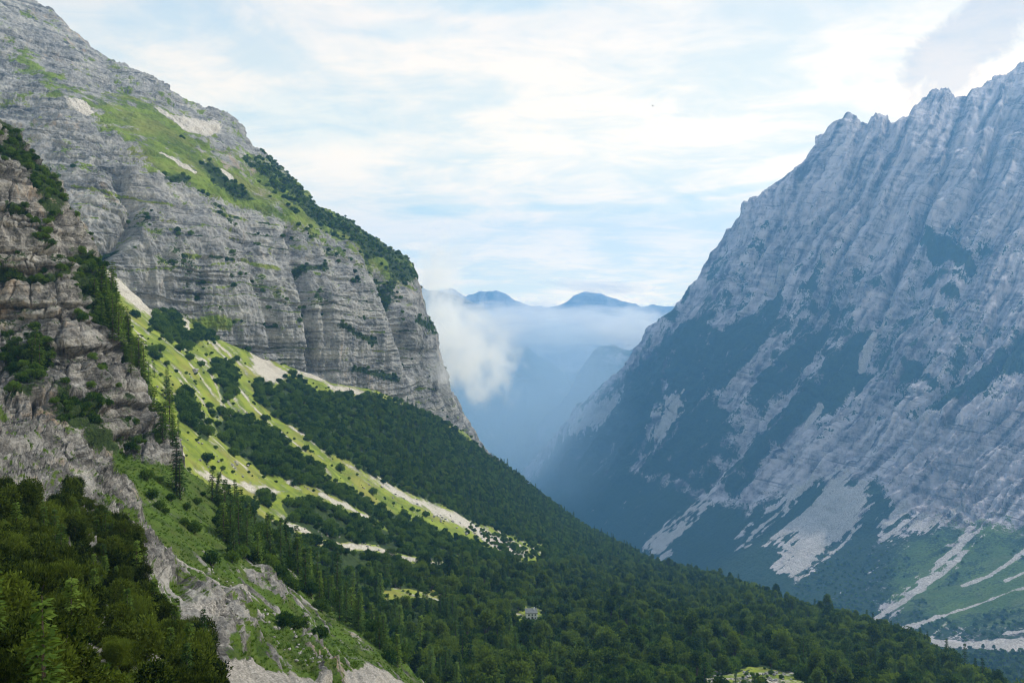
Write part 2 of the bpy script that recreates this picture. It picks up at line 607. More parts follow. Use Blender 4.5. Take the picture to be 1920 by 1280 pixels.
def left_disp(P, n, u, v):
    ramp = poly_mask(u, v, RAMP, 14)
    cliff = 1 - 0.85 * ramp
    w = fbm(P / 60.0, 4)
    wl = fbm(P / 14.0 + 31, 3)
    z0 = P[:, 2] + 0.10 * P[:, 0] + 6 * w + 1.2 * wl

    def beds(th, ph):
        zz = z0 / th + 0.35 * np.sin(z0 / th * 1.7 + ph) + 0.25 * np.sin(z0 / th * 0.61 + 2 * ph)
        fr = zz - np.floor(zz)
        hsh = np.sin(np.floor(zz) * 12.9898 + ph) * 43758.5453
        return -(fr ** 1.5) * (0.2 + (hsh - np.floor(hsh)) ** 2 * 1.3)
    patchy = sstep(fbm(P * np.array([1, 1, 2.0]) / 55.0 + 77, 3), -0.25, 0.35)
    ledge = patchy * (3.2 * beds(13.0, 0.3) + 1.5 * beds(4.6, 1.9)) + 0.5 * beds(7.0, 4.0)
    gl = fbm(P * np.array([1, 1, 0.16]) / 22.0 + 0.4 * w[:, None], 5, 0.65, True)
    gl2 = fbm(P * np.array([1, 1, 0.22]) / 80.0 + 9, 4, 0.55, True)
    rough = fbm(P / 8.0 + 3, 5, 0.65)
    dih = line_dih(u, v)
    return cliff * (1.25 * ledge + 5.6 * gl + 9.0 * gl2 - 7.5 + 3.0 * rough - dih) + (1 - cliff) * (4.0 * w + 2.0 * rough + 2.5 * gl)


def line_dih(u, v):
    d = 10 * np.exp(-(seg_dist(u, v, [(548, 425), (560, 470), (575, 540), (588, 640), (590, 690)]) / 9.0) ** 2)
    d += 14 * np.exp(-(seg_dist(u, v, [(190, 480), (235, 440), (260, 380), (215, 330)]) / 16.0) ** 2)
    d += 8 * np.exp(-(seg_dist(u, v, [(470, 440), (500, 560), (520, 650)]) / 12.0) ** 2)
    d += 10 * np.exp(-(seg_dist(u, v, [(715, 520), (745, 600), (770, 700)]) / 10.0) ** 2)
    return d


displace(SL, left_disp)
up = slope_up(SL)
w1, w2 = nz(SL, 40, 5), nz(SL, 14, 4, off=7)
U, V = SL.U, SL.V
g = poly_mask(U, V, RAMP, 26) * 0.46 + 0.40 * sstep(up, 0.25, 0.62) + 0.6 * w1 + 0.85 * w2 - 0.09 - 0.1 * sstep(V, 200, 90)
g = np.maximum(g, poly_mask(U, V, [(255, 262), (290, 285), (350, 315), (430, 352), (540, 402), (560, 418), (480, 392), (400, 362), (330, 342), (285, 310)], 8))
g = np.maximum(g, poly_mask(U, V, [(340, 600), (400, 590), (445, 600), (430, 620), (370, 615)], 10))
for ln in ([(235, 436), (330, 428), (450, 432)], [(235, 508), (300, 505), (360, 500)], [(370, 500), (440, 490), (460, 500)],
           [(350, 545), (400, 540), (440, 535)], [(340, 590), (400, 585)], [(560, 455), (620, 470)]):
    g = np.maximum(g, line_mask(U, V, ln, 2.5, 6) * (0.75 + 0.5 * w2))
zb = (SL.P[..., 2] + 0.10 * SL.P[..., 0] + 6 * nz(SL, 60, 4) + 1.2 * nz(SL, 14, 3, off=31)) / 13.0
zb = zb + 0.35 * np.sin(zb * 1.7 + 0.3) + 0.25 * np.sin(zb * 0.61 + 0.6)
zb = zb - np.floor(zb)
ledges = sstep(zb, 0.84, 0.97) * sstep(nz(SL, 36, 4, off=41), -0.10, 0.14)
g = np.maximum(g, poly_mask(U, V, [(468, 285), (560, 338), (640, 402), (768, 474), (790, 530), (735, 528), (650, 460), (560, 415), (480, 350)], 14) + 0.5 * w2)
g = np.maximum(g, 0.85 * ledges * sstep(V, 150, 320))
shr = poly_mask(U, V, [(468, 285), (500, 288), (560, 338), (640, 402), (700, 440), (768, 474), (785, 515), (770, 540), (735, 528), (700, 492),
                       (650, 455), (600, 432), (560, 392), (520, 372), (490, 340)], 18) + 0.9 * w1 + 0.7 * w2 - 0.22
shr = np.maximum(shr, poly_mask(U, V, [(370, 305), (395, 305), (440, 340), (475, 375), (440, 372), (400, 340)], 9) + 0.3 * w2)
shr = np.maximum(shr, poly_mask(U, V, [(715, 530), (740, 525), (750, 560), (735, 590), (720, 560)], 12) + 0.6 * w2 - 0.15)
shr = np.maximum(shr, 0.75 * sstep(zb, 0.84, 0.97) * sstep(nz(SL, 40, 4, off=63), 0.06, 0.26) * sstep(V, 250, 380))
shr = np.maximum(shr, 0.35 * sstep(up, 0.2, 0.6) + 0.9 * w1 + 0.3 * w2 - 0.08 - 0.4 * sstep(V, 330, 250) - 0.3 * poly_mask(U, V, RAMP, 20))
for ln in ([(570, 495), (610, 498)], [(640, 610), (700, 640)], [(660, 690), (740, 710)], [(780, 600), (810, 615)], [(195, 470), (225, 455)], [(310, 335), (345, 340)]):
    shr = np.maximum(shr, line_mask(U, V, ln, 6, 9) + 0.5 * w2)
scr = np.maximum(poly_mask(U, V, [(122, 184), (150, 188), (182, 208), (165, 214), (130, 200)], 5),
                 poly_mask(U, V, [(290, 203), (330, 215), (405, 222), (420, 235), (385, 252), (350, 246), (310, 220)], 9))
scr = np.maximum(scr, line_mask(U, V, [(300, 288), (340, 312), (365, 325)], 2.5, 3))
scr = np.maximum(scr, line_mask(U, V, [(415, 318), (440, 340)], 3, 4))
attrs(SL, grass=g - 0.9 * (scr > 0.5), shrub=shr - 0.9 * (scr > 0.5), scree=scr)
close_back(SL)
SHEETS.append(SL)
pad = lambda S, a: np.concatenate([a, np.zeros((S.U.shape[0] - a.shape[0], a.shape[1]))], 0)
sheet_objects(SL, MAT_LEFT, [
    ('scree', 'small pale scree patch high up on the left mountain', 'scree', 'stuff', pad(SL, scr) * (SL.U < 240)),
    ('scree', 'grey scree bowl under the left mountain skyline', 'scree', 'stuff', pad(SL, scr) * (SL.U >= 240)),
], ('mountain_left', 'grey layered limestone mountain with green grassy ramps left of the valley', 'mountain', 'structure'))

# ------------------------------------------------------------------ middle slope and wooded spur
MID_TOP = [(90, 420), (150, 465), (180, 488), (240, 545), (280, 580), (330, 590), (420, 640), (480, 665), (560, 690), (620, 718), (700, 732),
           (800, 772), (870, 808), (915, 852), (960, 882), (1000, 912), (1050, 952), (1100, 988), (1160, 1018), (1230, 1052), (1300, 1070),
           (1400, 1097), (1500, 1137), (1640, 1172), (1740, 1216), (1850, 1275), (1930, 1330)]
MID_BOT = [(90, 1420), (1930, 1420)]
MID_C = [(90, 420, 500), (180, 488, 515), (330, 590, 548), (480, 665, 600), (560, 690, 630), (700, 732, 712), (800, 772, 800), (870, 808, 885), (915, 852, 930),
         (1000, 912, 1000), (1100, 988, 1030), (1230, 1052, 980), (1300, 1070, 880), (1400, 1097, 730), (1500, 1137, 610), (1640, 1172, 500),
         (1740, 1216, 420), (1850, 1275, 340), (1930, 1330, 300), (250, 700, 335), (220, 600, 420), (400, 700, 470), (400, 800, 385), (330, 880, 270), (500, 800, 480),
         (500, 900, 365), (600, 1000, 335), (700, 950, 470), (700, 850, 590), (850, 900, 690), (1000, 1040, 610), (800, 1050, 410),
         (1100, 1060, 720), (1000, 1150, 395), (800, 1150, 310), (700, 1200, 250), (900, 1280, 225), (1200, 1280, 235), (1200, 1150, 430),
         (1400, 1200, 365), (1500, 1280, 265), (1700, 1280, 300), (90, 900, 240), (90, 1420, 150), (600, 1420, 165), (1200, 1420, 170), (1930, 1420, 230)]
SM = make_sheet(MID_TOP, MID_BOT, MID_C, 640, 400, roll=0.03, skyline=2.5, sky_px=50, seed=2.0)


def mid_disp(P, n, u, v):
    return 4.0 * fbm(P / 70.0, 4) + 1.0 * fbm(P / 12.0 + 4, 4) + 0.35 * fbm(P / 3.5 + 4, 3)


displace(SM, mid_disp)
U, V = SM.U, SM.V
WOOD_MAIN = [(478, 722), (500, 704), (512, 728), (530, 722), (545, 702), (572, 716), (600, 738), (640, 738), (700, 745), (760, 762), (800, 778), (850, 803),
             (900, 842), (960, 882), (1000, 912), (1050, 952), (1100, 985), (1160, 1015), (1240, 1052), (1150, 1046), (1050, 1022), (1000, 1020), (960, 1005), (900, 980),
             (850, 958), (800, 935), (750, 915), (700, 890), (650, 862), (612, 846), (585, 828), (562, 803), (530, 788), (510, 772), (486, 756)]
WOOD_BAND = [(405, 795), (430, 778), (470, 788), (505, 810), (545, 842), (585, 872), (600, 895), (650, 918), (710, 947), (770, 972), (840, 1002), (910, 1032), (990, 1062),
             (900, 1052), (850, 1036), (800, 1022), (740, 1000), (690, 958), (640, 938), (590, 918), (550, 902), (500, 878), (455, 850), (420, 822)]
WOOD_LOW = [(530, 945), (560, 938), (600, 948), (680, 975), (760, 1005), (860, 1042), (960, 1066), (1010, 1062), (1020, 1030), (1100, 1030), (1230, 1048), (1300, 1066), (1400, 1090), (1500, 1130),
            (1640, 1165), (1740, 1210), (1860, 1270), (1930, 1325), (1930, 1420), (560, 1420), (560, 1250), (470, 1150), (440, 1050), (420, 990), (450, 940), (500, 975), (560, 990)]
CLUMPS = [[(285, 590), (310, 585), (325, 595), (340, 610), (340, 625), (325, 640), (300, 628), (288, 610)], [(330, 630), (350, 622), (385, 628), (372, 645), (345, 650)],
          [(362, 612), (400, 618), (418, 635), (395, 640), (370, 630)], [(345, 644), (358, 640), (365, 655), (350, 656)], [(410, 690), (440, 680), (450, 700), (445, 740), (420, 755), (412, 730)],
          [(395, 685), (415, 680), (430, 690), (410, 700)], [(330, 745), (350, 738), (380, 770), (395, 800), (390, 830), (360, 800), (335, 790)],
          [(270, 652), (290, 660), (300, 672), (285, 668)], [(480, 930), (505, 925), (520, 935), (500, 945)], [(405, 780), (390, 765), (400, 760), (420, 775)]]
CLEAR = [[(712, 1112), (740, 1104), (790, 1112), (812, 1105), (838, 1130), (800, 1140), (740, 1134)], [(945, 1158), (978, 1140), (1014, 1142), (1022, 1170), (1014, 1200), (972, 1200), (955, 1174)],
         [(1300, 1282), (1330, 1264), (1365, 1266), (1385, 1254), (1430, 1252), (1455, 1264), (1500, 1274), (1530, 1300), (1470, 1312), (1420, 1300), (1340, 1310)], [(1560, 1268), (1620, 1268), (1640, 1300), (1560, 1300)]]
STREAM = [(535, 982), (560, 990), (580, 1000), (600, 1012), (640, 1018), (690, 1024), (740, 1040), (800, 1052), (845, 1062)]
FANS = [
    ('pale scree cone below the gap between the crag and the left cliff', [(176, 486), (200, 503), (240, 540), (282, 560), (302, 578), (285, 594), (262, 584), (232, 564), (205, 532), (184, 512)]),
    ('pale scree at the foot of the cliff above the dark wood', [(468, 664), (500, 668), (530, 688), (560, 690), (602, 690), (606, 716), (575, 712), (545, 698), (528, 716), (512, 724), (490, 706), (474, 690)]),
    ('narrow scree strip above the wood at the cliff foot', [(612, 720), (660, 726), (694, 738), (690, 748), (640, 738)]),
    ('long grey scree tongue along the lower edge of the dark wood', [(640, 862), (700, 889), (800, 935), (900, 980), (992, 1030), (985, 1048), (930, 1034), (870, 996), (800, 955), (700, 906)]),
    ('stony gully running down beside the round bushes on the meadow', [(336, 540), (344, 560), (352, 592), (358, 618), (340, 628), (330, 632), (348, 612), (342, 590), (332, 560)]),
    ('stony patch on the meadow below the gully bushes', [(362, 655), (372, 668), (386, 672), (395, 690), (380, 684), (364, 672)]),
    ('stony patch on the bright meadow below the crag edge', [(340, 868), (400, 884), (470, 902), (540, 918), (520, 926), (450, 915), (390, 900)]),
]
w1, w2 = nz(SM, 30, 5), nz(SM, 7, 4, off=7)
# streaks along the fall line
sx = (0.86 * SM.P[..., 0] - 0.5 * SM.P[..., 1])
fall = fbm(np.stack([(SM.P[..., 1] * 0.9 + SM.P[..., 0] * 0.35) / 9.0, sx / 70.0, SM.P[..., 2] * 0], -1).reshape(-1, 3), 5, 0.6).reshape(U.shape)
scr = np.zeros(U.shape)
fan_masks = []
for lab, poly in FANS:
    mk = poly_mask(U, V, poly, 11) + 0.45 * w2 + 0.45 * fall
    fan_masks.append((lab, mk))
    scr = np.maximum(scr, mk)
stream_mask = line_mask(U, V, STREAM, 5.5, 5) + 0.35 * w2
stream2 = line_mask(U, V, [(600, 928), (640, 945), (694, 968)], 4, 4) + 0.25 * w2
scr = np.maximum(scr, np.maximum(stream_mask, stream2))
for ln, h in (([(205, 572), (240, 605), (272, 640)], 3), ([(330, 870), (345, 850), (325, 815)], 5), ([(440, 720), (480, 770), (560, 840)], 2.5), ([(395, 700), (425, 770)], 2.5)):
    scr = np.maximum(scr, line_mask(U, V, ln, h, 4) + 0.2 * w2)
open_scr = 0.33 + 1.15 * fall + 0.5 * w2 + 0.15 * w1
scr = np.maximum(scr, open_scr)
rockclear = poly_mask(U, V, CLEAR[2], 10) * 0.45 + 0.7 * w2
scr = np.maximum(scr, rockclear)
wood = np.zeros(U.shape)
wood_masks = []
for poly in [WOOD_MAIN, WOOD_BAND, WOOD_LOW] + CLUMPS:
    mk = poly_mask(U, V, poly, 6)
    wood_masks.append(mk)
    wood = np.maximum(wood, mk)
clear = np.zeros(U.shape)
for poly in CLEAR:
    clear = np.maximum(clear, poly_mask(U, V, poly, 12) + 0.6 * w2)
clear = np.maximum(clear, np.clip(stream_mask * 1.1, 0, 1))
clear = np.maximum(clear, np.clip(stream2 * 1.1, 0, 1))
for lab, mk in fan_masks:
    clear = np.maximum(clear, np.clip(mk, 0, 1) * 0.9)
wood = np.clip(wood + 0.22 * w2, 0, 1) * (clear < 0.5)
SM.wood = wood
SM.clear = clear
gr = np.ones(U.shape) - 1.1 * np.clip(scr - 0.15, 0, 1)
attrs(SM, grass=gr, shrub=np.maximum(wood * 1.05 - 0.05, 0.52 * np.maximum(poly_mask(U, V, CLEAR[2], 30), poly_mask(U, V, CLEAR[1], 30)) + 0.3 * w2), scree=scr)
close_back(SM)
SHEETS.append(SM)
pieces = [('scree', lab, 'scree', 'stuff', pad(SM, mk)) for lab, mk in fan_masks]
pieces.append(('dry_streambed', 'pale stony streambed crossing the lower wooded slope', 'streambed', 'structure', pad(SM, stream_mask)))
pieces.append(('dry_streambed', 'short pale stony strip ending inside the middle wood', 'streambed', 'structure', pad(SM, stream2)))
pieces.append(('meadow', 'small green clearing among the lower trees', 'meadow', 'structure', pad(SM, poly_mask(U, V, CLEAR[0], 12) + 0.6 * w2)))
pieces.append(('meadow', 'stony green clearing at the bottom edge below the wooded spur', 'meadow', 'structure', pad(SM, poly_mask(U, V, CLEAR[2], 12) + 0.6 * w2)))
sheet_objects(SM, MAT_MID, pieces, ('hillside', 'sunlit grassy hillside running down into the wooded spur', 'hillside', 'structure'))

# ------------------------------------------------------------------ near crag and slope
NEAR_TOP = [(-120, 120), (-40, 190), (0, 235), (40, 275), (75, 315), (110, 345), (122, 385), (165, 430), (178, 500), (195, 560), (218, 620), (252, 690),
            (290, 770), (322, 830), (332, 862), (350, 885), (400, 915), (440, 955), (500, 1005), (560, 1050), (620, 1105), (680, 1165), (740, 1225), (800, 1290), (860, 1360)]
NEAR_BOT = [(-120, 1560), (860, 1560)]
NEAR_C = [(-120, 120, 215), (0, 235, 212), (110, 345, 215), (178, 500, 207), (218, 620, 200), (290, 770, 186), (332, 862, 175), (350, 885, 176), (400, 915, 180),
          (0, 420, 186), (90, 420, 190), (0, 520, 180), (130, 520, 186), (0, 640, 172), (150, 640, 172), (250, 740, 172), (220, 850, 160), (310, 850, 164), (150, 720, 164), (0, 780, 142), (150, 850, 136),
          (0, 900, 100), (150, 950, 104), (0, 1000, 62), (100, 1000, 78), (200, 1050, 82), (0, 1280, 24), (150, 1280, 32), (250, 1000, 112), (250, 1150, 62), (300, 1280, 42), (390, 1250, 56),
          (400, 1000, 152), (500, 1005, 182), (620, 1105, 188), (430, 1120, 108), (550, 1180, 126), (600, 1280, 84), (680, 1165, 172), (740, 1225, 160), (800, 1290, 150), (860, 1360, 140),
          (700, 1280, 110), (330, 1100, 92), (-120, 1700, 9), (300, 1700, 14), (860, 1700, 30), (-120, 1000, 55), (-120, 600, 168)]
SN = make_sheet(NEAR_TOP, NEAR_BOT, NEAR_C, 560, 600, roll=0.05, skyline=5, sky_px=35, seed=3.0, back=0.10)
CRAG = [(-130, 100), (0, 225), (120, 345), (185, 480), (230, 620), (270, 700), (345, 860), (325, 872), (250, 862), (215, 840), (190, 800), (150, 790), (100, 800), (60, 790), (0, 770), (-130, 760)]
SLABS = [(-130, 750), (0, 770), (100, 800), (190, 805), (250, 940), (270, 1000), (330, 1080), (250, 1100), (180, 1060), (100, 1010), (0, 990), (-130, 980)]
OUTCROP = [[(400, 1130), (440, 1110), (470, 1170), (480, 1210), (440, 1215), (410, 1190)], [(470, 1075), (500, 1065), (540, 1130), (520, 1140), (490, 1100)],
           [(540, 1170), (570, 1165), (610, 1230), (640, 1270), (610, 1270), (570, 1220)], [(345, 1092), (395, 1112), (425, 1142), (400, 1168), (360, 1140)],
           [(315, 895), (330, 900), (335, 925), (320, 920)]]


def near_masks(u, v):
    crag = poly_mask(u, v, CRAG, 12)
    slab = poly_mask(u, v, SLABS, 16)
    oc = np.zeros(u.shape)
    for p in OUTCROP:
        oc = np.maximum(oc, poly_mask(u, v, p, 12))
    return crag, slab, oc


def dip_streak(u, v):
    """beds that crop out on the near slope run down to the lower right"""
    k = np.stack([(v - 1.15 * u) / 13.0, (u + v) / 95.0, np.zeros(u.size).reshape(u.shape) + 4.4], -1).reshape(-1, 3)
    return fbm(k, 4, 0.6).reshape(u.shape)


def near_disp(P, n, u, v):
    crag, slab, oc = near_masks(u, v)
    dips = dip_streak(u, v)
    open_zone = sstep(v, 980, 1080) * (1 - slab)
    w = fbm(P / 22.0, 4)
    h = 3.6
    zz = (P[:, 2] - 0.10 * P[:, 0] + 2.6 * w + 0.5 * fbm(P / 3.0, 3)) / h
    zz = zz + 0.40 * np.sin(zz * 1.9) + 0.25 * np.sin(zz * 0.7 + 1)
    lev = np.floor(zz)
    fr = zz - lev
    rw = np.sin(lev * 4.13) * 3313.7
    rw = 2.2 + 4.5 * (rw - np.floor(rw))
    along = (P[:, 0] * 0.85 + P[:, 1] * 0.5 + 2.6 * fbm(P / 8 + 2, 4)) / rw + np.sin(lev * 7.1) * 5
    along = along + 0.35 * np.sin(along * 2.3 + lev)
    cell = np.floor(along)
    fa = along - cell
    hs = np.sin(lev * 12.9898 + cell * 78.233) * 43758.5453
    hs = hs - np.floor(hs)
    hl = np.sin(lev * 3.77) * 9123.1
    hl = hl - np.floor(hl)
    joint = np.exp(-(np.minimum(fr, 1 - fr) / 0.08) ** 2) * 1.3 + np.exp(-(np.minimum(fa, 1 - fa) / 0.07) ** 2) * 1.2
    blocks = 1.5 * hs + 1.8 * hl - fr * 0.7 - joint
    big = 3.2 * fbm(P * np.array([1, 1, 0.3]) / 16.0 + 5, 4, 0.55, True) + 1.3 * fbm(P * np.array([1, 1, 0.14]) / 3.4 + 15, 3, 0.6, True)
    # steep slabs below, beds dipping to the lower right
    s = (P[:, 2] * 0.45 + P[:, 0] * 0.8 + P[:, 1] * 0.12 + 0.8 * w) / 1.15
    fs = s - np.floor(s)
    hs2 = np.sin(np.floor(s) * 5.17) * 3571.3
    hs2 = hs2 - np.floor(hs2)
    ribs = 1.7 * hs2 - 1.2 * fs + 1.0 * fbm(P / 2.2, 4) + 1.6 * fbm(P / 7.0 + 3, 3, 0.5, True)
    grain = 0.55 * fbm(P / 1.8 + 8, 4, 0.65)
    soft = 1.6 * w + 0.35 * fbm(P / 4.0 + 1, 4)
    edge = np.clip(1 - np.maximum(np.maximum(crag, slab), oc), 0, 1)
    near = np.clip(P[:, 1] / 90.0, 0.15, 1)
    return crag * (blocks + big + grain - 2.5) + slab * (ribs + grain) * near + oc * (0.5 * blocks + 0.55 * ribs + 0.2 + 1.6 * grain) * (1 - np.maximum(crag, slab)) + edge * soft * near + near * (0.9 * slab + 0.9 * open_zone) * 1.3 * np.maximum(dips, -0.25)


displace(SN, near_disp)
U, V = SN.U, SN.V
crag, slab, oc = near_masks(U, V)
up = slope_up(SN)
w1, w2, w3 = nz(SN, 18, 5), nz(SN, 5, 4, off=7), nz(SN, 1.5, 3, off=3)
g = 0.80 - 0.95 * crag - 0.66 * slab - 0.50 * oc + (0.45 * sstep(up, 0.35, 0.8)) * crag + 0.35 * w1 + 0.35 * w2 + 0.15 * w3
dips = dip_streak(U, V)
g = g - sstep(dips, 0.08, 0.34) * (0.75 * sstep(V, 1000, 1090) * sstep(U, 240, 300) + 0.6 * slab)
g = g + oc * (0.35 * sstep(up, 0.35, 0.8) + 0.6 * w2 + 0.5 * w3)
g = g + slab * (0.30 * sstep(up, 0.45, 0.85) + 0.6 * w2 + 0.3 * w3)
g = g - 0.35 * sstep(V, 1090, 1150) * sstep(U, 460, 400) * sstep(V, 1250, 1230) + 0.45 * w2 * sstep(V, 1050, 1100)
shr = np.maximum(crag * (0.42 * sstep(up, 0.05, 0.5) + 0.9 * w1 + 0.6 * w2), -1)
for poly in ([(-20, 500), (60, 512), (132, 498), (134, 516), (60, 532), (-20, 530)], [(138, 470), (170, 480), (205, 560), (235, 640), (262, 700), (240, 700), (200, 640), (160, 590), (140, 540)],
             [(0, 235), (40, 275), (80, 325), (115, 350), (110, 420), (100, 420), (70, 380), (40, 330), (0, 290)], [(0, 380), (50, 395), (60, 410), (0, 400)],
             [(50, 640), (100, 640), (105, 690), (60, 710)], [(0, 660), (50, 660), (90, 720), (40, 740), (0, 700)], [(90, 740), (140, 760), (190, 800), (150, 790), (100, 770)], [(110, 790), (160, 760), (200, 820), (215, 860), (170, 840)]):
    shr = np.maximum(shr, poly_mask(U, V, poly, 9) + 0.7 * w2 - 0.05)
TRAIL = [(295, 1026), (320, 1040), (345, 1056), (380, 1078), (405, 1095), (430, 1117), (460, 1138), (490, 1155)]
trail = line_mask(U, V, TRAIL, 4.6, 2.5) + 0.12 * w3
GRAVEL = [([(380, 1243), (430, 1238), (520, 1252), (600, 1268), (660, 1300), (660, 1420), (380, 1420)], 'grey gravel patch beside the dark foreground bushes'),
          ([(640, 1262), (685, 1248), (725, 1262), (770, 1300), (770, 1380), (650, 1380)], 'small gravel heap at the bottom edge right of the grassy spur'),
          ([(228, 1186), (245, 1190), (290, 1222), (330, 1248), (318, 1252), (270, 1238), (235, 1212)], 'narrow gravel strip between the dark foreground bushes')]
scr = trail.copy()
gm = []
for poly, lab in GRAVEL:
    mk = poly_mask(U, V, poly, 6) + 0.3 * w3
    gm.append((lab, mk))
    scr = np.maximum(scr, mk)
scr = np.maximum(scr, 0.9 * (0.2 + w2) * poly_mask(U, V, [(300, 1060), (380, 1080), (430, 1150), (440, 1230), (360, 1230), (280, 1120)], 20) + 0.1)
attrs(SN, grass=g - 1.0 * np.clip(scr * 1.3 - 0.3, 0, 1), shrub=shr - np.clip(scr, 0, 1), scree=scr)
SN.crag = crag
close_back(SN)
SHEETS.append(SN)
pieces = [('footpath', 'narrow pale footpath cutting across the near grassy slope', 'footpath', 'structure', pad(SN, trail))]
pieces += [('gravel', lab, 'gravel', 'stuff', pad(SN, mk)) for lab, mk in gm]
pieces.append(('crag', 'dark blocky rock crag with shrubs on its ledges at the left edge', 'crag', 'structure',
               np.concatenate([crag, np.repeat(crag[-1:], SN.U.shape[0] - crag.shape[0], 0)], 0)))
sheet_objects(SN, MAT_NEAR, pieces, ('slope_near', 'steep near slope of pale rock slabs and grass below the crag', 'slope', 'structure'))

# ------------------------------------------------------------------ right mountain and valley bottom
RIGHT_TOP = [(900, 985), (940, 935), (960, 905), (1000, 862), (1040, 812), (1070, 778), (1100, 745), (1160, 692), (1185, 660), (1215, 615), (1250, 590), (1275, 565), (1300, 525), (1330, 475),
             (1360, 430), (1400, 390), (1440, 360), (1470, 330), (1500, 300), (1510, 275), (1530, 258), (1545, 250), (1550, 235), (1585, 212),
             (1615, 228), (1650, 213), (1675, 222), (1700, 210), (1710, 190), (1730, 178), (1758, 162), (1780, 168), (1805, 175), (1840, 160),
             (1850, 150), (1870, 135), (1900, 118), (1920, 112), (1990, 70), (2080, 60)]
RIGHT_BOT = [(900, 1080), (1000, 1120), (1200, 1250), (1400, 1330), (2080, 1420)]
RIGHT_C = [(1920, 112, 2950), (2080, 60, 2950), (1758, 162, 2950), (1585, 212, 2900), (1400, 390, 2950), (1250, 590, 3150), (1185, 660, 3400), (1100, 745, 4000), (1000, 862, 4700),
           (960, 905, 4900), (900, 985, 4800), (1220, 1030, 2500), (1000, 960, 3800), (1100, 1000, 3050), (1400, 1090, 1950), (1640, 1165, 1500), (1800, 1190, 1270), (1920, 1195, 1180),
           (1920, 1280, 900), (1700, 1280, 960), (1550, 1280, 1120), (1200, 1250, 1750), (1560, 900, 2150), (1900, 1000, 1680), (1900, 750, 2050), (1600, 650, 2450), (1900, 400, 2550),
           (1400, 750, 2600), (1250, 800, 2900), (1700, 400, 2700), (1500, 450, 2800), (1750, 600, 2350), (1100, 880, 3500), (2080, 1200, 1050), (2080, 800, 1900), (2080, 400, 2500),
           (2080, 1420, 650), (1400, 1330, 1250), (1720, 900, 1980), (1900, 1100, 1400), (1560, 1020, 2000), (900, 1080, 3900), (1000, 1120, 2900)]
SR = make_sheet(RIGHT_TOP, RIGHT_BOT, RIGHT_C, 720, 560, roll=0.04, skyline=7, sky_px=55, seed=4.0, back=0.22)


def right_fall(u, v):
    """coordinate across the fall line of the face, in metres: ribs and gullies run steeply down-left, flattening on the aprons"""
    vv = np.linspace(0, 1500, 400)
    sl = np.interp(vv, [0, 250, 600, 900, 1050, 1500], [2.1, 1.9, 1.5, 0.95, 0.75, 0.7])
    G = np.concatenate([[0], np.cumsum(np.diff(vv) / (0.5 * (sl[1:] + sl[:-1])))])
    return 1.75 * (u + np.interp(v, vv, G))


LOWSLOPE = [(900, 1000), (960, 930), (1080, 880), (1200, 880), (1320, 925), (1400, 950), (1500, 900), (1560, 885), (1640, 890), (1680, 945), (1760, 960), (1840, 985), (1920, 985), (2090, 980),
            (2090, 1430), (900, 1430)]


def right_disp(P, n, u, v):
    low = poly_mask(u, v, LOWSLOPE, 40)
    c = right_fall(u, v)
    w = fbm(P / 260.0, 4)
    w5 = fbm(P / 70.0 + 13, 3)
    a = np.stack([(c + 70 * w) / 120.0, P[:, 2] / 1500.0, np.zeros(len(c)) + 2.2], 1)
    ribs = fbm(a, 4, 0.55, True)
    a2 = np.stack([(c + 45 * w + 14 * w5) / 42.0, P[:, 2] / 380.0, np.zeros(len(c)) + 6.2], 1) + 11
    ribs2 = fbm(a2, 4, 0.6, True)
    zz = (P[:, 2] + 0.22 * P[:, 0] + 40 * w + 9 * w5) / 30.0
    zz = zz + 0.4 * np.sin(zz * 1.7) + 0.25 * np.sin(zz * 0.6)
    fr = zz - np.floor(zz)
    hs = np.sin(np.floor(zz) * 12.9898) * 43758.5453
    hs = hs - np.floor(hs)
    patchy = sstep(fbm(P / 240.0 + 51, 3), -0.1, 0.4)
    ledge = -(fr ** 1.5) * (1 + 9 * hs * hs) * patchy
    rough = fbm(P / 42.0, 5, 0.65)
    gully = np.zeros(len(u))
    for ln, dp in (([(1617, 226), (1602, 300), (1565, 380), (1505, 470), (1440, 545)], 55), ([(1702, 208), (1668, 300), (1622, 400), (1562, 505), (1520, 610)], 50),
                   ([(1806, 174), (1792, 260), (1742, 380), (1690, 490), (1640, 610)], 60), ([(1908, 118), (1885, 210), (1838, 330), (1790, 450)], 55),
                   ([(1528, 262), (1500, 330), (1452, 420), (1400, 500)], 35), ([(1760, 640), (1690, 740), (1600, 850)], 40), ([(1900, 520), (1850, 640), (1760, 740)], 40),
                   ([(1880, 760), (1800, 850), (1730, 940)], 30), ([(1620, 760), (1560, 830), (1500, 900)], 30)):
        gully += dp * np.exp(-(seg_dist(u + 7 * w5 * 2, v, ln) / 9.0) ** 2)
    hi = 1 - low
    top_v = np.interp(u, [a for a, b in RIGHT_TOP], [b for a, b in RIGHT_TOP])
    return -0.75 * hi * gully * (0.12 + 0.88 * sstep(v - top_v, 5, 110)) + hi * (56 * ribs + (6 + 16 * sstep(fbm(P / 330.0 + 91, 3), -0.2, 0.35)) * ribs2 + 1.9 * ledge + 11 * rough + 5.0 * fbm(P / 13.0 + 5, 3, 0.6) + 34 * w - 42) + low * (14 * w + 2.5 * rough + 4 * ribs2 - 8)


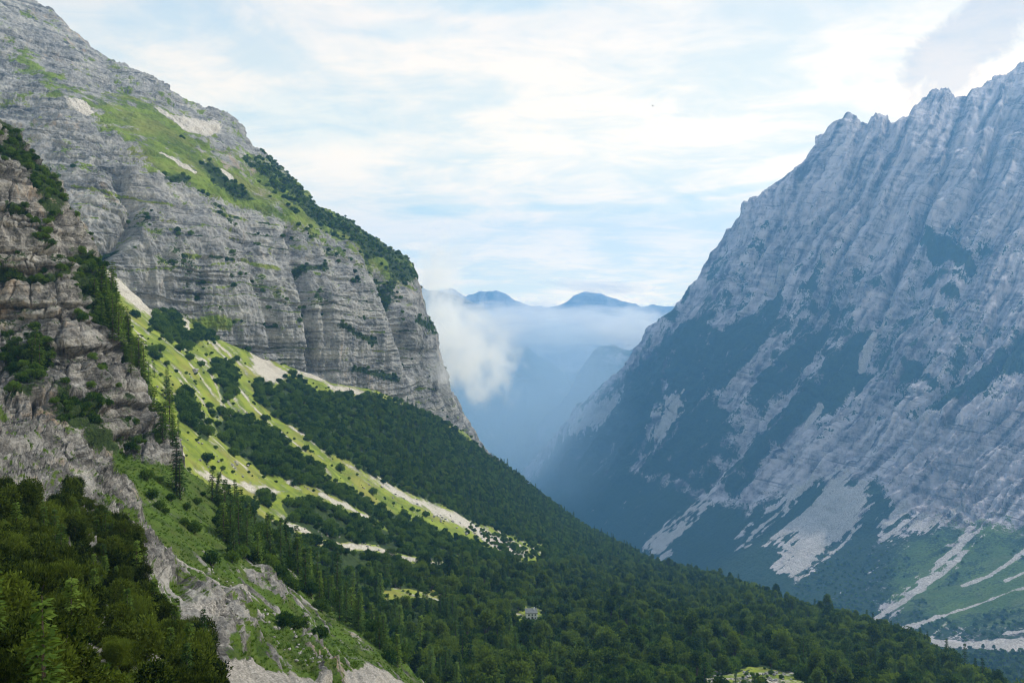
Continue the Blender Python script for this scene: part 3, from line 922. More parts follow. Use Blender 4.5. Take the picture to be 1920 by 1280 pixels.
displace(SR, right_disp)
U, V = SR.U, SR.V
up = slope_up(SR)
w1, w2, w3 = nz(SR, 220, 5), nz(SR, 60, 5, off=7), nz(SR, 22, 4, off=2)
c = right_fall(U, V) + 40 * nz(SR, 300, 3, off=21)
streak = fbm(np.stack([c / 30.0, SR.P[..., 2] / 380.0, c * 0], -1).reshape(-1, 3), 5, 0.65).reshape(U.shape)
low = poly_mask(U, V, LOWSLOPE, 22)
shr = low * 1.0 + 0.3 * w2 - 0.1
DARK = [[(1735, 428), (1770, 428), (1800, 455), (1830, 490), (1848, 522), (1800, 510), (1760, 492), (1725, 470)],
        [(1245, 610), (1290, 590), (1350, 610), (1420, 565), (1472, 512), (1462, 590), (1440, 640), (1400, 690), (1370, 730), (1330, 748), (1380, 770), (1340, 860), (1325, 925), (1240, 890), (1190, 900), (1200, 830),
         (1225, 780), (1240, 720), (1200, 700), (1215, 650)],
        [(1480, 640), (1560, 588), (1550, 640), (1500, 700), (1450, 740), (1400, 770), (1420, 700)],
        [(1500, 720), (1570, 650), (1630, 600), (1630, 650), (1600, 720), (1575, 760), (1510, 800), (1450, 830), (1420, 890), (1390, 930), (1340, 920), (1390, 820), (1440, 770)],
        [(1930, 600), (1930, 700), (1890, 700), (1850, 735), (1800, 760), (1700, 782), (1760, 732), (1850, 682), (1890, 640)],
        [(960, 960), (1000, 872), (1060, 800), (1120, 740), (1180, 680), (1225, 640), (1245, 700), (1225, 790), (1190, 860), (1180, 910)],
        [(1690, 670), (1735, 665), (1740, 690), (1720, 710), (1680, 720)], [(1600, 690), (1650, 680), (1620, 740), (1590, 750)]]
dk = np.zeros(U.shape)
for poly in DARK:
    dk = np.maximum(dk, poly_mask(U, V, poly, 12))
shr = np.maximum(shr, dk + 0.6 * w2 + 0.9 * streak + 0.1 * w3 - 0.12)
mott = 0.08 + 0.8 * w2 + 0.5 * w1 + 0.25 * w3 + 0.85 * streak + 0.28 * sstep(V, 300, 560) - 0.45 * sstep(V, 420, 250) - 0.30 * sstep(V, 720, 820) * (U > 1400)
shr = np.maximum(shr, mott)
RSCREE = [
    ('pale scree chute reaching the spur at the foot of the right mountain', [(1328, 922), (1322, 938), (1290, 975), (1252, 1032), (1240, 1044), (1203, 1030), (1215, 1003), (1262, 980), (1300, 942)]),
    ('broad pale scree fan under the right mountain wall', [(1553, 888), (1578, 888), (1600, 905), (1615, 898), (1627, 918), (1632, 938), (1612, 970), (1572, 1012), (1532, 1042), (1488, 1080), (1452, 1066),
     (1472, 1038), (1498, 1006), (1455, 1034), (1482, 1000), (1440, 1012), (1383, 1028), (1460, 985), (1522, 938)]),
    ('thin pale scree streak left of the broad scree fan', [(1522, 884), (1516, 905), (1478, 950), (1388, 1010), (1384, 1002), (1448, 955), (1500, 905)]),
    ('short pale scree streak right of the broad scree fan', [(1692, 938), (1678, 962), (1648, 992), (1645, 984), (1668, 955)]),
    ('curved pale scree patch below the rocky right wall', [(1730, 958), (1725, 968), (1700, 985), (1652, 1003), (1650, 996), (1690, 975)]),
    ('small pale scree patch beside the curved one on the right slope', [(1800, 942), (1795, 958), (1760, 978), (1724, 985), (1735, 970), (1770, 958)]),
    ('long stony torrent track descending to the riverbed', [(1836, 982), (1824, 1005), (1790, 1050), (1745, 1088), (1690, 1130), (1650, 1158), (1634, 1168), (1640, 1152), (1690, 1108), (1740, 1065), (1790, 1012), (1818, 985)]),
    ('grey rocky scree strip on the hazy far left of the right mountain', [(1280, 732), (1272, 780), (1240, 830), (1212, 866), (1208, 850), (1222, 800), (1250, 745)]),
    ('faint scree patch low on the hazy end of the right mountain', [(1165, 715), (1150, 760), (1110, 792), (1062, 815), (1075, 790), (1120, 750)]),
    ('bright scree wedge halfway up the right mountain', [(1474, 498), (1468, 515), (1440, 532), (1438, 522)]),
]
scr = np.full(U.shape, 0.0)
fm = []
for lab, poly in RSCREE:
    mk = poly_mask(U, V, poly, 17) + 0.6 * w3 + 0.95 * streak - 0.02
    fm.append((lab, mk))
    scr = np.maximum(scr, mk)
river = poly_mask(U, V, [(1670, 1166), (1740, 1184), (1800, 1190), (1880, 1188), (2085, 1182), (2085, 1214), (1900, 1208), (1850, 1206), (1760, 1202), (1700, 1188)], 4) + 0.3 * w3
scr = np.maximum(scr, river)
for ln, h in (([(2080, 1050), (1920, 1095), (1860, 1112), (1800, 1132), (1720, 1158), (1690, 1166)], 3), ([(1925, 1018), (1880, 1050), (1850, 1066), (1800, 1088)], 4),
              ([(1925, 1060), (1880, 1078)], 4), ([(2080, 1160), (1925, 1173), (1880, 1178)], 2), ([(1610, 690), (1650, 600), (1680, 520)], 4), ([(1540, 760), (1510, 800)], 4), ([(1590, 880), (1560, 870)], 3)):
    scr = np.maximum(scr, line_mask(U, V, ln, h, 4) + 0.3 * w3)
scr = np.maximum(scr, -0.06 + 1.2 * streak * (1 - low) + 0.3 * w3)
ingreen = poly_mask(U, V, [(1660, 1010), (1760, 980), (1860, 990), (2085, 1000), (2085, 1180), (1750, 1185), (1680, 1160), (1640, 1100)], 60)
gr = ingreen * 1.1 + 0.4 * w2 + 0.2 * w1
shr = shr - 0.85 * ingreen * (0.6 + 0.8 * w2)
cut = np.clip((scr - 0.30) * 1.7, 0, 1)
attrs(SR, grass=gr - 1.1 * cut, shrub=shr - 1.1 * cut, scree=scr)
SR.A['painted_relief'] = np.clip(0.46 + 0.9 * streak + 0.35 * w3, 0, 1)  # pale and dark rock streaks painted in to make up for weak relief shading
close_back(SR)
pieces = [('scree', lab, 'scree', 'stuff', pad(SR, mk)) for lab, mk in fm]
pieces.append(('riverbed', 'pale gravel riverbed on the valley bottom at the right edge', 'riverbed', 'structure', pad(SR, river)))
sheet_objects(SR, MAT_RIGHT, pieces, ('mountain_right', 'huge shaded grey rock mountain with dark shrub patches right of the valley', 'mountain', 'structure'))
SHEETS.append(SR)

# ------------------------------------------------------------------ far ridges, peaks and valley floor


def far_ridge(name, label, top, depth, nu, nv, base_z, amp, seed, sky, wooded=1.15):
    bot = [(top[0][0], V0 - base_z / depth * F), (top[-1][0], V0 - base_z / depth * F)]
    S = Sheet()
    u = np.linspace(top[0][0], top[-1][0], nu)
    vt = np.interp(u, [a for a, b in top], [b for a, b in top])
    vt = vt - sky * fbm(np.stack([u / 26.0, np.full(nu, seed), np.zeros(nu)], 1), 5, 0.6)
    t = np.linspace(0, 1, nv)[:, None]
    S.U = np.repeat(u[None], nv, 0)
    S.V = bot[0][1] + (vt[None] - bot[0][1]) * t
    Y = depth * (0.80 + 0.20 * t) * np.ones_like(S.U)
    Z = base_z + ((V0 - vt)[None] / F * depth - base_z) * t
    S.P = np.stack([(S.U - U0) / F * Y, Y, Z], -1)
    S.back = 0.12
    displace(S, lambda P, n, uu, vv: amp * (fbm(P * np.array([1, 1, 0.4]) / (amp * 7) + seed, 5, 0.55, True) - 0.3))
    S.P[-1] = to_world(u, vt, np.full(nu, depth))
    attrs(S, shrub=wooded - 0.5 * t + 0.8 * fbm(S.P.reshape(-1, 3) / 300.0, 4).reshape(S.U.shape))
    close_back(S)
    return sheet_objects(S, MAT_FAR, [], (name, label, 'mountain', 'structure'))


far_ridge('ridge_far_right', 'faint blue ridge in the haze just left of the right mountain', [(1000, 850), (1040, 775), (1080, 730), (1105, 690), (1128, 655), (1150, 650), (1180, 660), (1230, 640), (1300, 600), (1400, 580)],
          5600, 160, 90, -1005, 110, 5.0, 3)
far_ridge('ridge_far_left', 'faint blue mountain flank in the haze beyond the cliff cloud', [(600, 470), (700, 500), (800, 545), (880, 570), (930, 600), (955, 615), (985, 655), (1020, 685), (1055, 705), (1075, 745), (1110, 790), (1150, 830)],
          6600, 160, 90, -1005, 120, 6.0, 3)
far_ridge('mountains_far', 'distant blue mountain chain peeking above the valley clouds',
          [(500, 590), (700, 575), (780, 560), (815, 549), (845, 542), (872, 555), (905, 546), (930, 545), (960, 560), (990, 573), (1020, 581), (1045, 573), (1075, 563),
           (1097, 546), (1112, 553), (1150, 563), (1200, 575), (1300, 580), (1500, 575)], 8400, 360, 70, -1005, 110, 7.0, 5.0, 0.5)

gv = np.array([[-6100, -300, -1012], [6100, -300, -1012], [6100, 9600, -1012], [-6100, 9600, -1012]], float)
me = mesh_from('valley_floor', gv, np.array([[0, 1, 2, 3]]), {'grass': np.ones(4), 'shrub': np.full(4, 0.55), 'scree': np.zeros(4)})
me.materials.append(MAT_FAR)
tag(link('valley_floor', me), 'hazy wooded valley floor far below', 'valley', kind='structure')

# ------------------------------------------------------------------ visibility raster of the terrain
ZW, ZH = 960, 640
ZB = np.full((ZH, ZW), 1e9)
for S in SHEETS:
    P = S.P.reshape(-1, 3)
    ok = P[:, 1] > 1
    pu = ((P[ok, 0] / P[ok, 1] * F + U0) / 2).astype(int)
    pv = ((V0 - P[ok, 2] / P[ok, 1] * F) / 2).astype(int)
    ins = (pu >= 0) & (pu < ZW) & (pv >= 0) & (pv < ZH)
    np.minimum.at(ZB, (pv[ins], pu[ins]), P[ok, 1][ins])
for _ in range(2):
    q = np.pad(ZB, 1, constant_values=1e9)
    nb = np.min([q[a:a + ZH, b:b + ZW] for a in range(3) for b in range(3)], axis=0)
    ZB = np.where(ZB > 1e8, nb, ZB)


def project(P):
    return P[:, 0] / P[:, 1] * F + U0, V0 - P[:, 2] / P[:, 1] * F


def visible(P, tol=0.04):
    u, v = project(P)
    a, b = np.clip((u / 2).astype(int), 0, ZW - 1), np.clip((v / 2).astype(int), 0, ZH - 1)
    ins = (u > 0) & (u < 1920) & (v > 0) & (v < 1280)
    return ins & (P[:, 1] < ZB[b, a] * (1 + tol))


def surface_at(S, pts):
    """world point of the sheet nearest to each photo pixel, among its front rows"""
    P = S.P[:S.nv].reshape(-1, 3)
    u, v = project(P)
    out = []
    for (a, b) in pts:
        k = np.argmin((u - a) ** 2 + (v - b) ** 2)
        out.append(P[k])
    return np.array(out)


def scatter(S, dens, per_m2, rng):
    """points on the sheet, so many per square metre of ground where dens (0..1, vertex grid) allows"""
    nv = S.nv
    P = S.P[:nv]
    a, b, c, d = P[:-1, :-1], P[:-1, 1:], P[1:, 1:], P[1:, :-1]
    area = 0.5 * (np.linalg.norm(np.cross(b - a, d - a), axis=2) + np.linalg.norm(np.cross(b - c, d - c), axis=2))
    dm = 0.25 * (dens[:-1, :-1] + dens[:-1, 1:] + dens[1:, 1:] + dens[1:, :-1])
    lam = (area * dm * per_m2).ravel()
    cnt = rng.poisson(lam)
    k = np.repeat(np.arange(len(cnt)), cnt)
    s, t = rng.random(len(k))[:, None], rng.random(len(k))[:, None]
    A, B, C, D = (x.reshape(-1, 3)[k] for x in (a, b, c, d))
    return A * (1 - s) * (1 - t) + B * s * (1 - t) + C * s * t + D * (1 - s) * t


# ------------------------------------------------------------------ trees
def leaf_quads(cen, axis, nrm, ln, wd):
    """kite-shaped sprays: cen, unit axis, unit normal, length, width"""
    side = np.cross(axis, nrm)
    side /= np.linalg.norm(side, axis=1)[:, None] + 1e-9
    L, W = ln[:, None], wd[:, None]
    v = np.stack([cen, cen + axis * L * 0.5 + side * W * 0.5, cen + axis * L, cen + axis * L * 0.5 - side * W * 0.5], 1)
    q = np.arange(len(cen) * 4).reshape(-1, 4)
    return v.reshape(-1, 3), q


def unit(a):
    return a / (np.linalg.norm(a, axis=-1)[..., None] + 1e-9)


def tube(path, rad, k=6):
    path, rad = np.array(path, float), np.array(rad, float)
    d = unit(np.gradient(path, axis=0))
    ref = np.tile([0.3, 0.9, 0.1], (len(path), 1))
    a = unit(np.cross(d, ref))
    b = np.cross(d, a)
    ang = np.linspace(0, 2 * math.pi, k, endpoint=False)
    v = path[:, None] + rad[:, None, None] * (np.cos(ang)[None, :, None] * a[:, None] + np.sin(ang)[None, :, None] * b[:, None])
    n = len(path)
    idx = np.arange(n * k).reshape(n, k)
    q = np.stack([idx[:-1], np.roll(idx[:-1], -1, 1), np.roll(idx[1:], -1, 1), idx[1:]], -1).reshape(-1, 4)
    return v.reshape(-1, 3), q


def merge(parts):
    vs, qs, o = [], [], 0
    for v, q in parts:
        vs.append(v)
        qs.append(q + o)
        o += len(v)
    return np.concatenate(vs), np.concatenate(qs)


def conifer(rng, h, r, whorls, loose, leaf):
    cen, ax, nr, ln, wd = [], [], [], [], []
    lean = rng.normal(0, 0.015, 2)
    for w in range(whorls):
        t = (w + rng.uniform(-.3, .3)) / whorls
        z = h * (0.07 + 0.92 * np.clip(t, 0, 1))
        R = r * (1 - np.clip(t, 0, 1)) ** 0.8 * rng.uniform(0.72, 1.12) + 0.12
        nb = int(rng.integers(6, 9))
        a0 = rng.uniform(0, 6.28)
        for b in range(nb):
            if rng.random() < loose:
                continue
            a = a0 + b * 6.283 / nb + rng.normal(0, .18)
            L = R * rng.uniform(.65, 1.1)
            d = np.array([math.cos(a), math.sin(a), 0])
            m = max(2, int(L / (leaf * 0.62)))
            for k in range(m):
                f = (k + 0.4) / m
                droop = -0.30 * L * f ** 1.4 + 0.12 * L * f ** 3
                p = np.array([lean[0] * z, lean[1] * z, z + droop]) + d * L * f
                for sgn in (-1, 1):
                    aa = a + sgn * rng.uniform(.3, .9)
                    cen.append(p + rng.normal(0, .05, 3))
                    ax.append([math.cos(aa), math.sin(aa), rng.uniform(-.5, .15)])
                    nr.append([rng.normal(0, .35), rng.normal(0, .35), 1])
                    ln.append(leaf * rng.uniform(.8, 1.35))
                    wd.append(leaf * rng.uniform(.4, .65))
    crown = leaf_quads(np.array(cen), unit(np.array(ax)), unit(np.array(nr)), np.array(ln), np.array(wd))
    trunk = tube([(0, 0, -0.6), (lean[0] * h * .5, lean[1] * h * .5, h * .5), (lean[0] * h, lean[1] * h, h * 0.99)], [h * .022, h * .013, h * .002])
    return crown, trunk


def clumpy(rng, w, h, lobes, per, leaf, z0, flat=0.75, upright=0.35, trunk_h=0.0, thin=1.0, low=0.55):
    cen, ax, nr, ln, wd = [], [], [], [], []
    stems = []
    for _ in range(lobes):
        a, rr = rng.uniform(0, 6.283), math.sqrt(rng.random()) * 0.72
        R = w * rng.uniform(.13, .24)
        dome = math.sqrt(max(0.0, 1 - rr * rr))
        zc = z0 + R * flat * 0.7 + (h - z0 - R * flat * 1.4) * dome * rng.uniform(low, 1.08)
        c = np.array([math.cos(a) * rr * w / 2, math.sin(a) * rr * w / 2, zc])
        stems.append(c)
        n = int(per * rng.uniform(.7, 1.3))
        d = unit(rng.normal(size=(n, 3)))
        d[:, 2] = np.abs(d[:, 2]) * 1.25 - 0.45
        d = unit(d)
        p = c + d * R * np.array([1, 1, flat]) * rng.uniform(.55, 1.05, (n, 1))
        cen.append(p)
        ax.append(unit(d + np.array([0, 0, upright]) + rng.normal(0, .45, (n, 3))))
        nr.append(unit(d + rng.normal(0, .5, (n, 3))))
        ln.append(leaf * rng.uniform(.7, 1.4, n))
        wd.append(leaf * thin * rng.uniform(.35, .7, n))
    crown = leaf_quads(*(np.concatenate(x) for x in (cen, ax, nr, ln, wd)))
    parts = []
    tr = max(0.05, 0.018 * (w + h))
    if trunk_h:
        parts.append(tube([(0, 0, -.6), (0.05, 0, trunk_h * .6), (0.1, 0.05, trunk_h + 0.3)], [tr * 1.6, tr * 1.2, tr], 6))
    for c in stems[:7]:
        s0 = np.array([0.1 if trunk_h else 0, 0, trunk_h])
        parts.append(tube([s0 + np.array([0, 0, -.3 if not trunk_h else 0]), s0 * .5 + c * .5 + np.array([0, 0, -.1]), c], [tr * .8, tr * .5, tr * .2], 5))
    return crown, merge(parts)


FOL = {
    'spruce': foliage_material('spruce_needles', (0.014, 0.036, 0.012), (0.085, 0.140, 0.034), 0.35),
    'larch': foliage_material('larch_needles', (0.036, 0.070, 0.014), (0.150, 0.220, 0.040), 0.4),
    'pine': foliage_material('mountain_pine_needles', (0.015, 0.042, 0.011), (0.115, 0.180, 0.034), 0.35),
    'leafy': foliage_material('leaf_green', (0.013, 0.034, 0.009), (0.135, 0.185, 0.034), 0.4),
    'front': foliage_material('front_leaves', (0.004, 0.011, 0.003), (0.112, 0.148, 0.024), 0.36, 2.2),  # leaf colours kept dark to stand in for shade over the foreground
}
BARK = plain_material('bark', (0.045, 0.036, 0.028), (0.12, 0.10, 0.08), 9.0, 0.03)

VAR = {}


def add_variant(kind, crown, trunk, height):
    fm = FOL[kind]
    cm = mesh_from(kind + '_crown', crown[0], crown[1], smooth=False)
    cm.materials.append(fm)
    tm = mesh_from(kind + '_trunk', trunk[0], trunk[1])
    tm.materials.append(BARK)
    v, q = merge([crown, trunk])
    jm = mesh_from(kind + '_tree', v, q, smooth=False)
    jm.materials.append(fm)
    jm.materials.append(BARK)
    mi = np.zeros(len(q), np.int32)
    mi[len(crown[1]):] = 1
    jm.polygons.foreach_set('material_index', mi)
    VAR.setdefault(kind, []).append((cm, tm, jm, height))


rt = np.random.default_rng(11)
for k in range(4):
    h = 10.0 + k
    add_variant('spruce', *conifer(rt, h, 2.0 + .15 * k, 20, .06, .62), h)
for k in range(3):
    h = 9.0 + k
    add_variant('larch', *conifer(rt, h, 2.2, 19, .14, .68), h)
for k in range(4):
    add_variant('pine', *clumpy(rt, 4.0, 2.9, 26, 50, .50, -0.4, .9, .7, low=.15), 2.9)
for k in range(4):
    lw_, lh_ = ((5.0, 6.2), (3.8, 7.4), (6.0, 5.0), (3.6, 5.2))[k]
    add_variant('leafy', *clumpy(rt, lw_, lh_, 24, 60, .55, 0.7, .95, .15, 1.0), lh_)
for k in range(3):
    add_variant('front', *clumpy(rt, 3.2, 3.2, 56, (85, 110, 70)[k], (.26, .34, .30)[k], -0.5, 1.0, (.2, 1.1, .5)[k], thin=(1.0, .38, .8)[k], low=.05), 3.2)

pts = {k: [] for k in VAR}          # kind -> list of (N,3) arrays + sizes
rs = np.random.default_rng(23)


def put_points(kind, P, lo, hi):
    if len(P):
        pts[kind].append((P, rs.uniform(lo, hi, len(P))))


# --- woods on the middle slope and the spur
U, V = SM.U[:SM.nv], SM.V[:SM.nv]
wood = SM.wood
lowm = poly_mask(U, V, WOOD_LOW, 10)
upper = wood * (1 - lowm)
seen_lim = (U > 60) * (V < 1400)
put_points('pine', scatter(SM, upper * seen_lim, 0.075, rs), 0.5, 1.5)
far_part = sstep(U, 620, 800)
put_points('spruce', scatter(SM, poly_mask(U, V, WOOD_MAIN, 8) * (wood > .4) * far_part, 0.008, rs), 0.45, 1.0)
put_points('leafy', scatter(SM, poly_mask(U, V, WOOD_MAIN, 8) * (wood > .4) * far_part, 0.020, rs), 0.5, 0.9)
gaps = np.clip(0.95 + 1.4 * nz_front(SM, 22, 3, 55), 0.65, 1.4)
lw = wood * lowm * gaps
put_points('leafy', scatter(SM, lw * sstep(U, 640, 900) * sstep(V, 1040, 1080), 0.030, rs), 0.4, 1.25)
put_points('pine', scatter(SM, lw, 0.045, rs), 0.6, 1.4)
lwt = lw * sstep(V, 1050, 1100)
put_points('spruce', scatter(SM, lwt * (0.5 + 0.5 * sstep(U, 1000, 700)), 0.013, rs), 0.35, 0.95)
put_points('larch', scatter(SM, lwt * sstep(U, 1000, 700), 0.007, rs), 0.55, 1.05)
put_points('leafy', scatter(SM, lwt * sstep(U, 700, 1000), 0.0022, rs), 1.2, 1.7)
# loose bushes on the open meadow
open_m = (1 - np.clip(wood * 2, 0, 1)) * (SM.A['scree'][:SM.nv] < .6) * (SM.clear < .3)
put_points('pine', scatter(SM, open_m * sstep(V, 560, 640), 0.008, rs), 0.12, 0.55)
put_points('larch', scatter(SM, line_mask(U, V, [(250, 700), (300, 780), (350, 870)], 30, 20) * open_m, 0.02, rs), 0.6, 1.0)
put_points('pine', scatter(SM, poly_mask(U, V, CLEAR[1], 8) * (np.hypot(U - 996, (V - 1150) * 1.5) > 17), 0.16, rs), 0.25, 0.55)
put_points('pine', scatter(SM, np.maximum(poly_mask(U, V, CLEAR[2], 10), poly_mask(U, V, CLEAR[0], 10)), 0.03, rs), 0.15, 0.55)
put_points('pine', scatter(SM, poly_mask(U, V, [(880, 985), (940, 1000), (1020, 1030), (1020, 1062), (950, 1062), (880, 1030)], 14), 0.035, rs), 0.4, 1.0)
# skyline spruces on the cliff end and the spur
put_points('spruce', surface_at(SM, [(925, 862), (940, 872), (968, 890), (1003, 918), (1040, 948), (1062, 962), (1098, 990), (1130, 1006), (1180, 1030), (1250, 1060), (1372, 1092), (930, 870)]), 0.6, 0.9)
# --- left mountain: dwarf pines on the crest and ledges
Ul, Vl = SL.U[:SL.nv], SL.V[:SL.nv]
put_points('pine', scatter(SL, np.clip(SL.A['shrub'][:SL.nv] * 1.6 - 0.4, 0, 1) * (Vl > 250), 0.032, rs), 0.5, 1.15)
# --- right mountain foot: a thin wood by the river, near corner
Ur, Vr = SR.U[:SR.nv], SR.V[:SR.nv]
put_points('leafy', scatter(SR, poly_mask(Ur, Vr, [(1660, 1190), (1760, 1212), (1930, 1214), (1930, 1330), (1660, 1330)], 6), 0.012, rs), 0.8, 1.3)
put_points('pine', scatter(SR, (SR.A['shrub'][:SR.nv] > .5) * poly_mask(Ur, Vr, [(1500, 1050), (1930, 1010), (1930, 1190), (1500, 1190)], 30), 0.004, rs), 1.0, 1.8)
# --- near slope and crag
Un, Vn = SN.U[:SN.nv], SN.V[:SN.nv]
put_points('larch', scatter(SN, poly_mask(Un, Vn, [(170, 545), (200, 545), (262, 690), (300, 770), (330, 850), (300, 830), (255, 720), (205, 650), (180, 610)], 8), 0.05, rs), 0.55, 0.95)
put_points('pine', scatter(SN, np.clip(SN.A['shrub'][:SN.nv] * 2 - 0.6, 0, 1) * (SN.crag > .3), 0.16, rs), 0.25, 0.6)
put_points('larch', surface_at(SN, [(60, 690), (75, 700), (66, 672), (200, 610), (212, 640), (232, 668), (246, 700)]), 0.55, 0.8)
put_points('pine', surface_at(SN, [(285, 935), (300, 955), (310, 962), (320, 940), (366, 1000), (370, 945), (352, 955), (395, 1060), (540, 1170), (530, 1175), (560, 1180), (600, 1200), (380, 930), (300, 905), (275, 900), (345, 985)]), 0.3, 0.7)
band = poly_mask(Un, Vn, [(395, 925), (440, 950), (500, 1000), (560, 1045), (620, 1100), (690, 1170), (760, 1245), (735, 1245), (670, 1185), (610, 1150), (540, 1105), (500, 1075), (440, 1050), (410, 1010)], 8)
put_points('spruce', scatter(SN, band, 0.017, rs), 0.45, 0.85)
put_points('larch', scatter(SN, band, 0.015, rs), 0.45, 0.8)
put_points('pine', scatter(SN, band, 0.05, rs), 0.4, 0.9)
put_points('spruce', surface_at(SN, [(432, 1020), (448, 1032), (420, 1005), (462, 1045), (440, 1050), (470, 1020), (452, 1000), (330, 925), (337, 935)]), 0.62, 0.9)
# --- the bushes in front
FRONT = [(-40, 965), (60, 975), (120, 962), (175, 1004), (235, 1045), (240, 1095), (290, 1135), (350, 1185), (398, 1205), (392, 1420), (-40, 1420)]
fr_d = poly_mask(Un, Vn, FRONT, 8) * (poly_mask(Un, Vn, GRAVEL[2][0], 10) < 0.4) * (poly_mask(Un, Vn, [(300, 1235), (345, 1245), (330, 1300), (215, 1330), (230, 1260)], 10) < .5)
put_points('front', scatter(SN, fr_d * np.clip(0.85 + 2.2 * nz_front(SN, 6, 3, 15), 0.4, 1.5), 0.27, rs), 0.2, 0.74)
put_points('spruce', scatter(SN, fr_d * (Vn > 985), 0.012, rs), 0.16, 0.34)
put_points('larch', scatter(SN, fr_d * (Vn > 985), 0.022, rs), 0.16, 0.36)

INFO = {
    'spruce': ('spruce_tree', 'spruce tree', 'slender dark spruce'), 'larch': ('larch_tree', 'larch tree', 'light green larch'),
    'pine': ('mountain_pine', 'dwarf pine', 'low dark dwarf pine'), 'leafy': ('leafy_tree', 'tree', 'round-crowned leafy green tree'),
    'front': ('leafy_shrub', 'shrub', 'dark dense leafy shrub'),
}


def place_phrase(kind, u, v, y):
    """where a tree stands, in words one can check against the picture"""
    if kind == 'front':
        return ('at the bottom left corner of the view' if u < 130 and v > 1120 else 'under the pale slabs at the left edge' if u < 130 else
                'beside the narrow foreground gravel strip' if v > 1130 else 'where the foreground thicket meets the pale slabs')
    if y < 110 and u < 420 and v > 985:
        return 'rising out of the foreground thicket'
    if y < 215 and u < 345 and v < 890:
        return 'on the ledges of the dark left crag' if u < 165 else 'along the right edge of the dark left crag'
    if y < 215 and u < 420 and v < 1080:
        return 'on the green slope below the dark crag'
    if y < 215:
        return 'along the brow of the near grassy slope'
    if v < 560:
        return 'on the crest of the left mountain'
    if u < 420 and v < 880:
        return 'on the bright meadow beside the crag'
    if u < 470 and v < 980:
        return 'on the stony meadow below the crag'
    if v < 1000 and u < 700 and y > 420:
        return 'in the dark wood under the left cliff'
    if v < 1010 and u >= 700:
        return 'on the wooded flank below the cliff end'
    if u > 1640 and y > 600:
        return 'on the valley bottom near the pale riverbed'
    if v < 1075:
        return 'beside the pale streambed on the lower slope' if u < 900 else 'on the saddle of the wooded spur'
    if u < 700:
        return 'just below the near grassy brow'
    if u < 960:
        return 'around the small green clearing' if v < 1180 else 'in the wood at the bottom centre'
    if u < 1120:
        return 'around the little white hut' if v < 1215 else 'in the wood below the little white hut'
    if v > 1225 and u < 1560:
        return 'around the stony clearing at the bottom edge'
    return 'on the spur between hut and skyline' if u < 1400 else 'on the right end of the wooded spur'


LIMIT = {'spruce': 260, 'larch': 200, 'pine': 300, 'leafy': 300, 'front': 300}
rest_pts = []
allvar = []
for kind in VAR:
    for vi, var in enumerate(VAR[kind]):
        allvar.append((kind, vi, var))
for kind, chunks in pts.items():
    P = np.concatenate([c[0] for c in chunks])
    s = np.concatenate([c[1] for c in chunks])
    nvv = len(VAR[kind])
    which = rs.integers(0, nvv, len(P))
    rot = rs.uniform(0, 6.283, len(P))
    H = np.array([VAR[kind][k][3] for k in which]) * s
    topP = P + np.stack([0 * H, 0 * H, H * 0.85], 1)
    vis = visible(topP, 0.02)
    u, v = project(P)
    size = H * F / P[:, 1] * vis
    order = np.argsort(-size)
    own = order[:LIMIT[kind]]
    own = own[size[own] > 0]
    own_set = np.zeros(len(P), bool)
    own_set[own] = True
    name, cat, look = INFO[kind]
    big, small = np.quantile(H[own], 0.72), np.quantile(H[own], 0.30)
    word = {int(k): ('tall ' if kind in ('spruce', 'larch') else 'large ') if H[k] > big else 'small ' if H[k] < small else '' for k in own}
    phrase = {int(k): word[int(k)] + look + ' ' + place_phrase(kind, u[k], v[k], P[k, 1]) for k in own}
    groups = {}
    for k in own:
        groups.setdefault(phrase[int(k)], []).append(int(k))
    ordinal = ('leftmost', 'second from left', 'third from left', 'fourth from left', 'fifth from left', 'sixth from left')
    for ph, ks in groups.items():
        ks.sort(key=lambda k: u[k])
        for pos, k in enumerate(ks):
            cm, tm, jm, hh = VAR[kind][which[k]]
            root = link(name, None, loc=P[k])
            root.empty_display_size = 0.2
            root.rotation_euler = (0, 0, rot[k])
            root.scale = (s[k], s[k], s[k] * rs.uniform(.9, 1.15))
            lab = ph
            if 1 < len(ks) <= 6:
                lab = ph + ', ' + ('rightmost' if pos == len(ks) - 1 else ordinal[pos])
            tag(root, lab, cat, look.replace('larch', 'larche') + 's ' + place_phrase(kind, u[k], v[k], P[k, 1]))
            link('crown', cm, root)
            link('trunk', tm, root)
    restm = ~own_set & ((u > -120) & (u < 2040) & (v < 1420))
    base = [i for i, a in enumerate(allvar) if a[0] == kind][0]
    rest_pts.append((P[restm], s[restm], rot[restm], base + which[restm]))

RP = np.concatenate([a[0] for a in rest_pts])
RSZ = np.concatenate([a[1] for a in rest_pts])
RR = np.concatenate([a[2] for a in rest_pts])
RK = np.concatenate([a[3] for a in rest_pts])


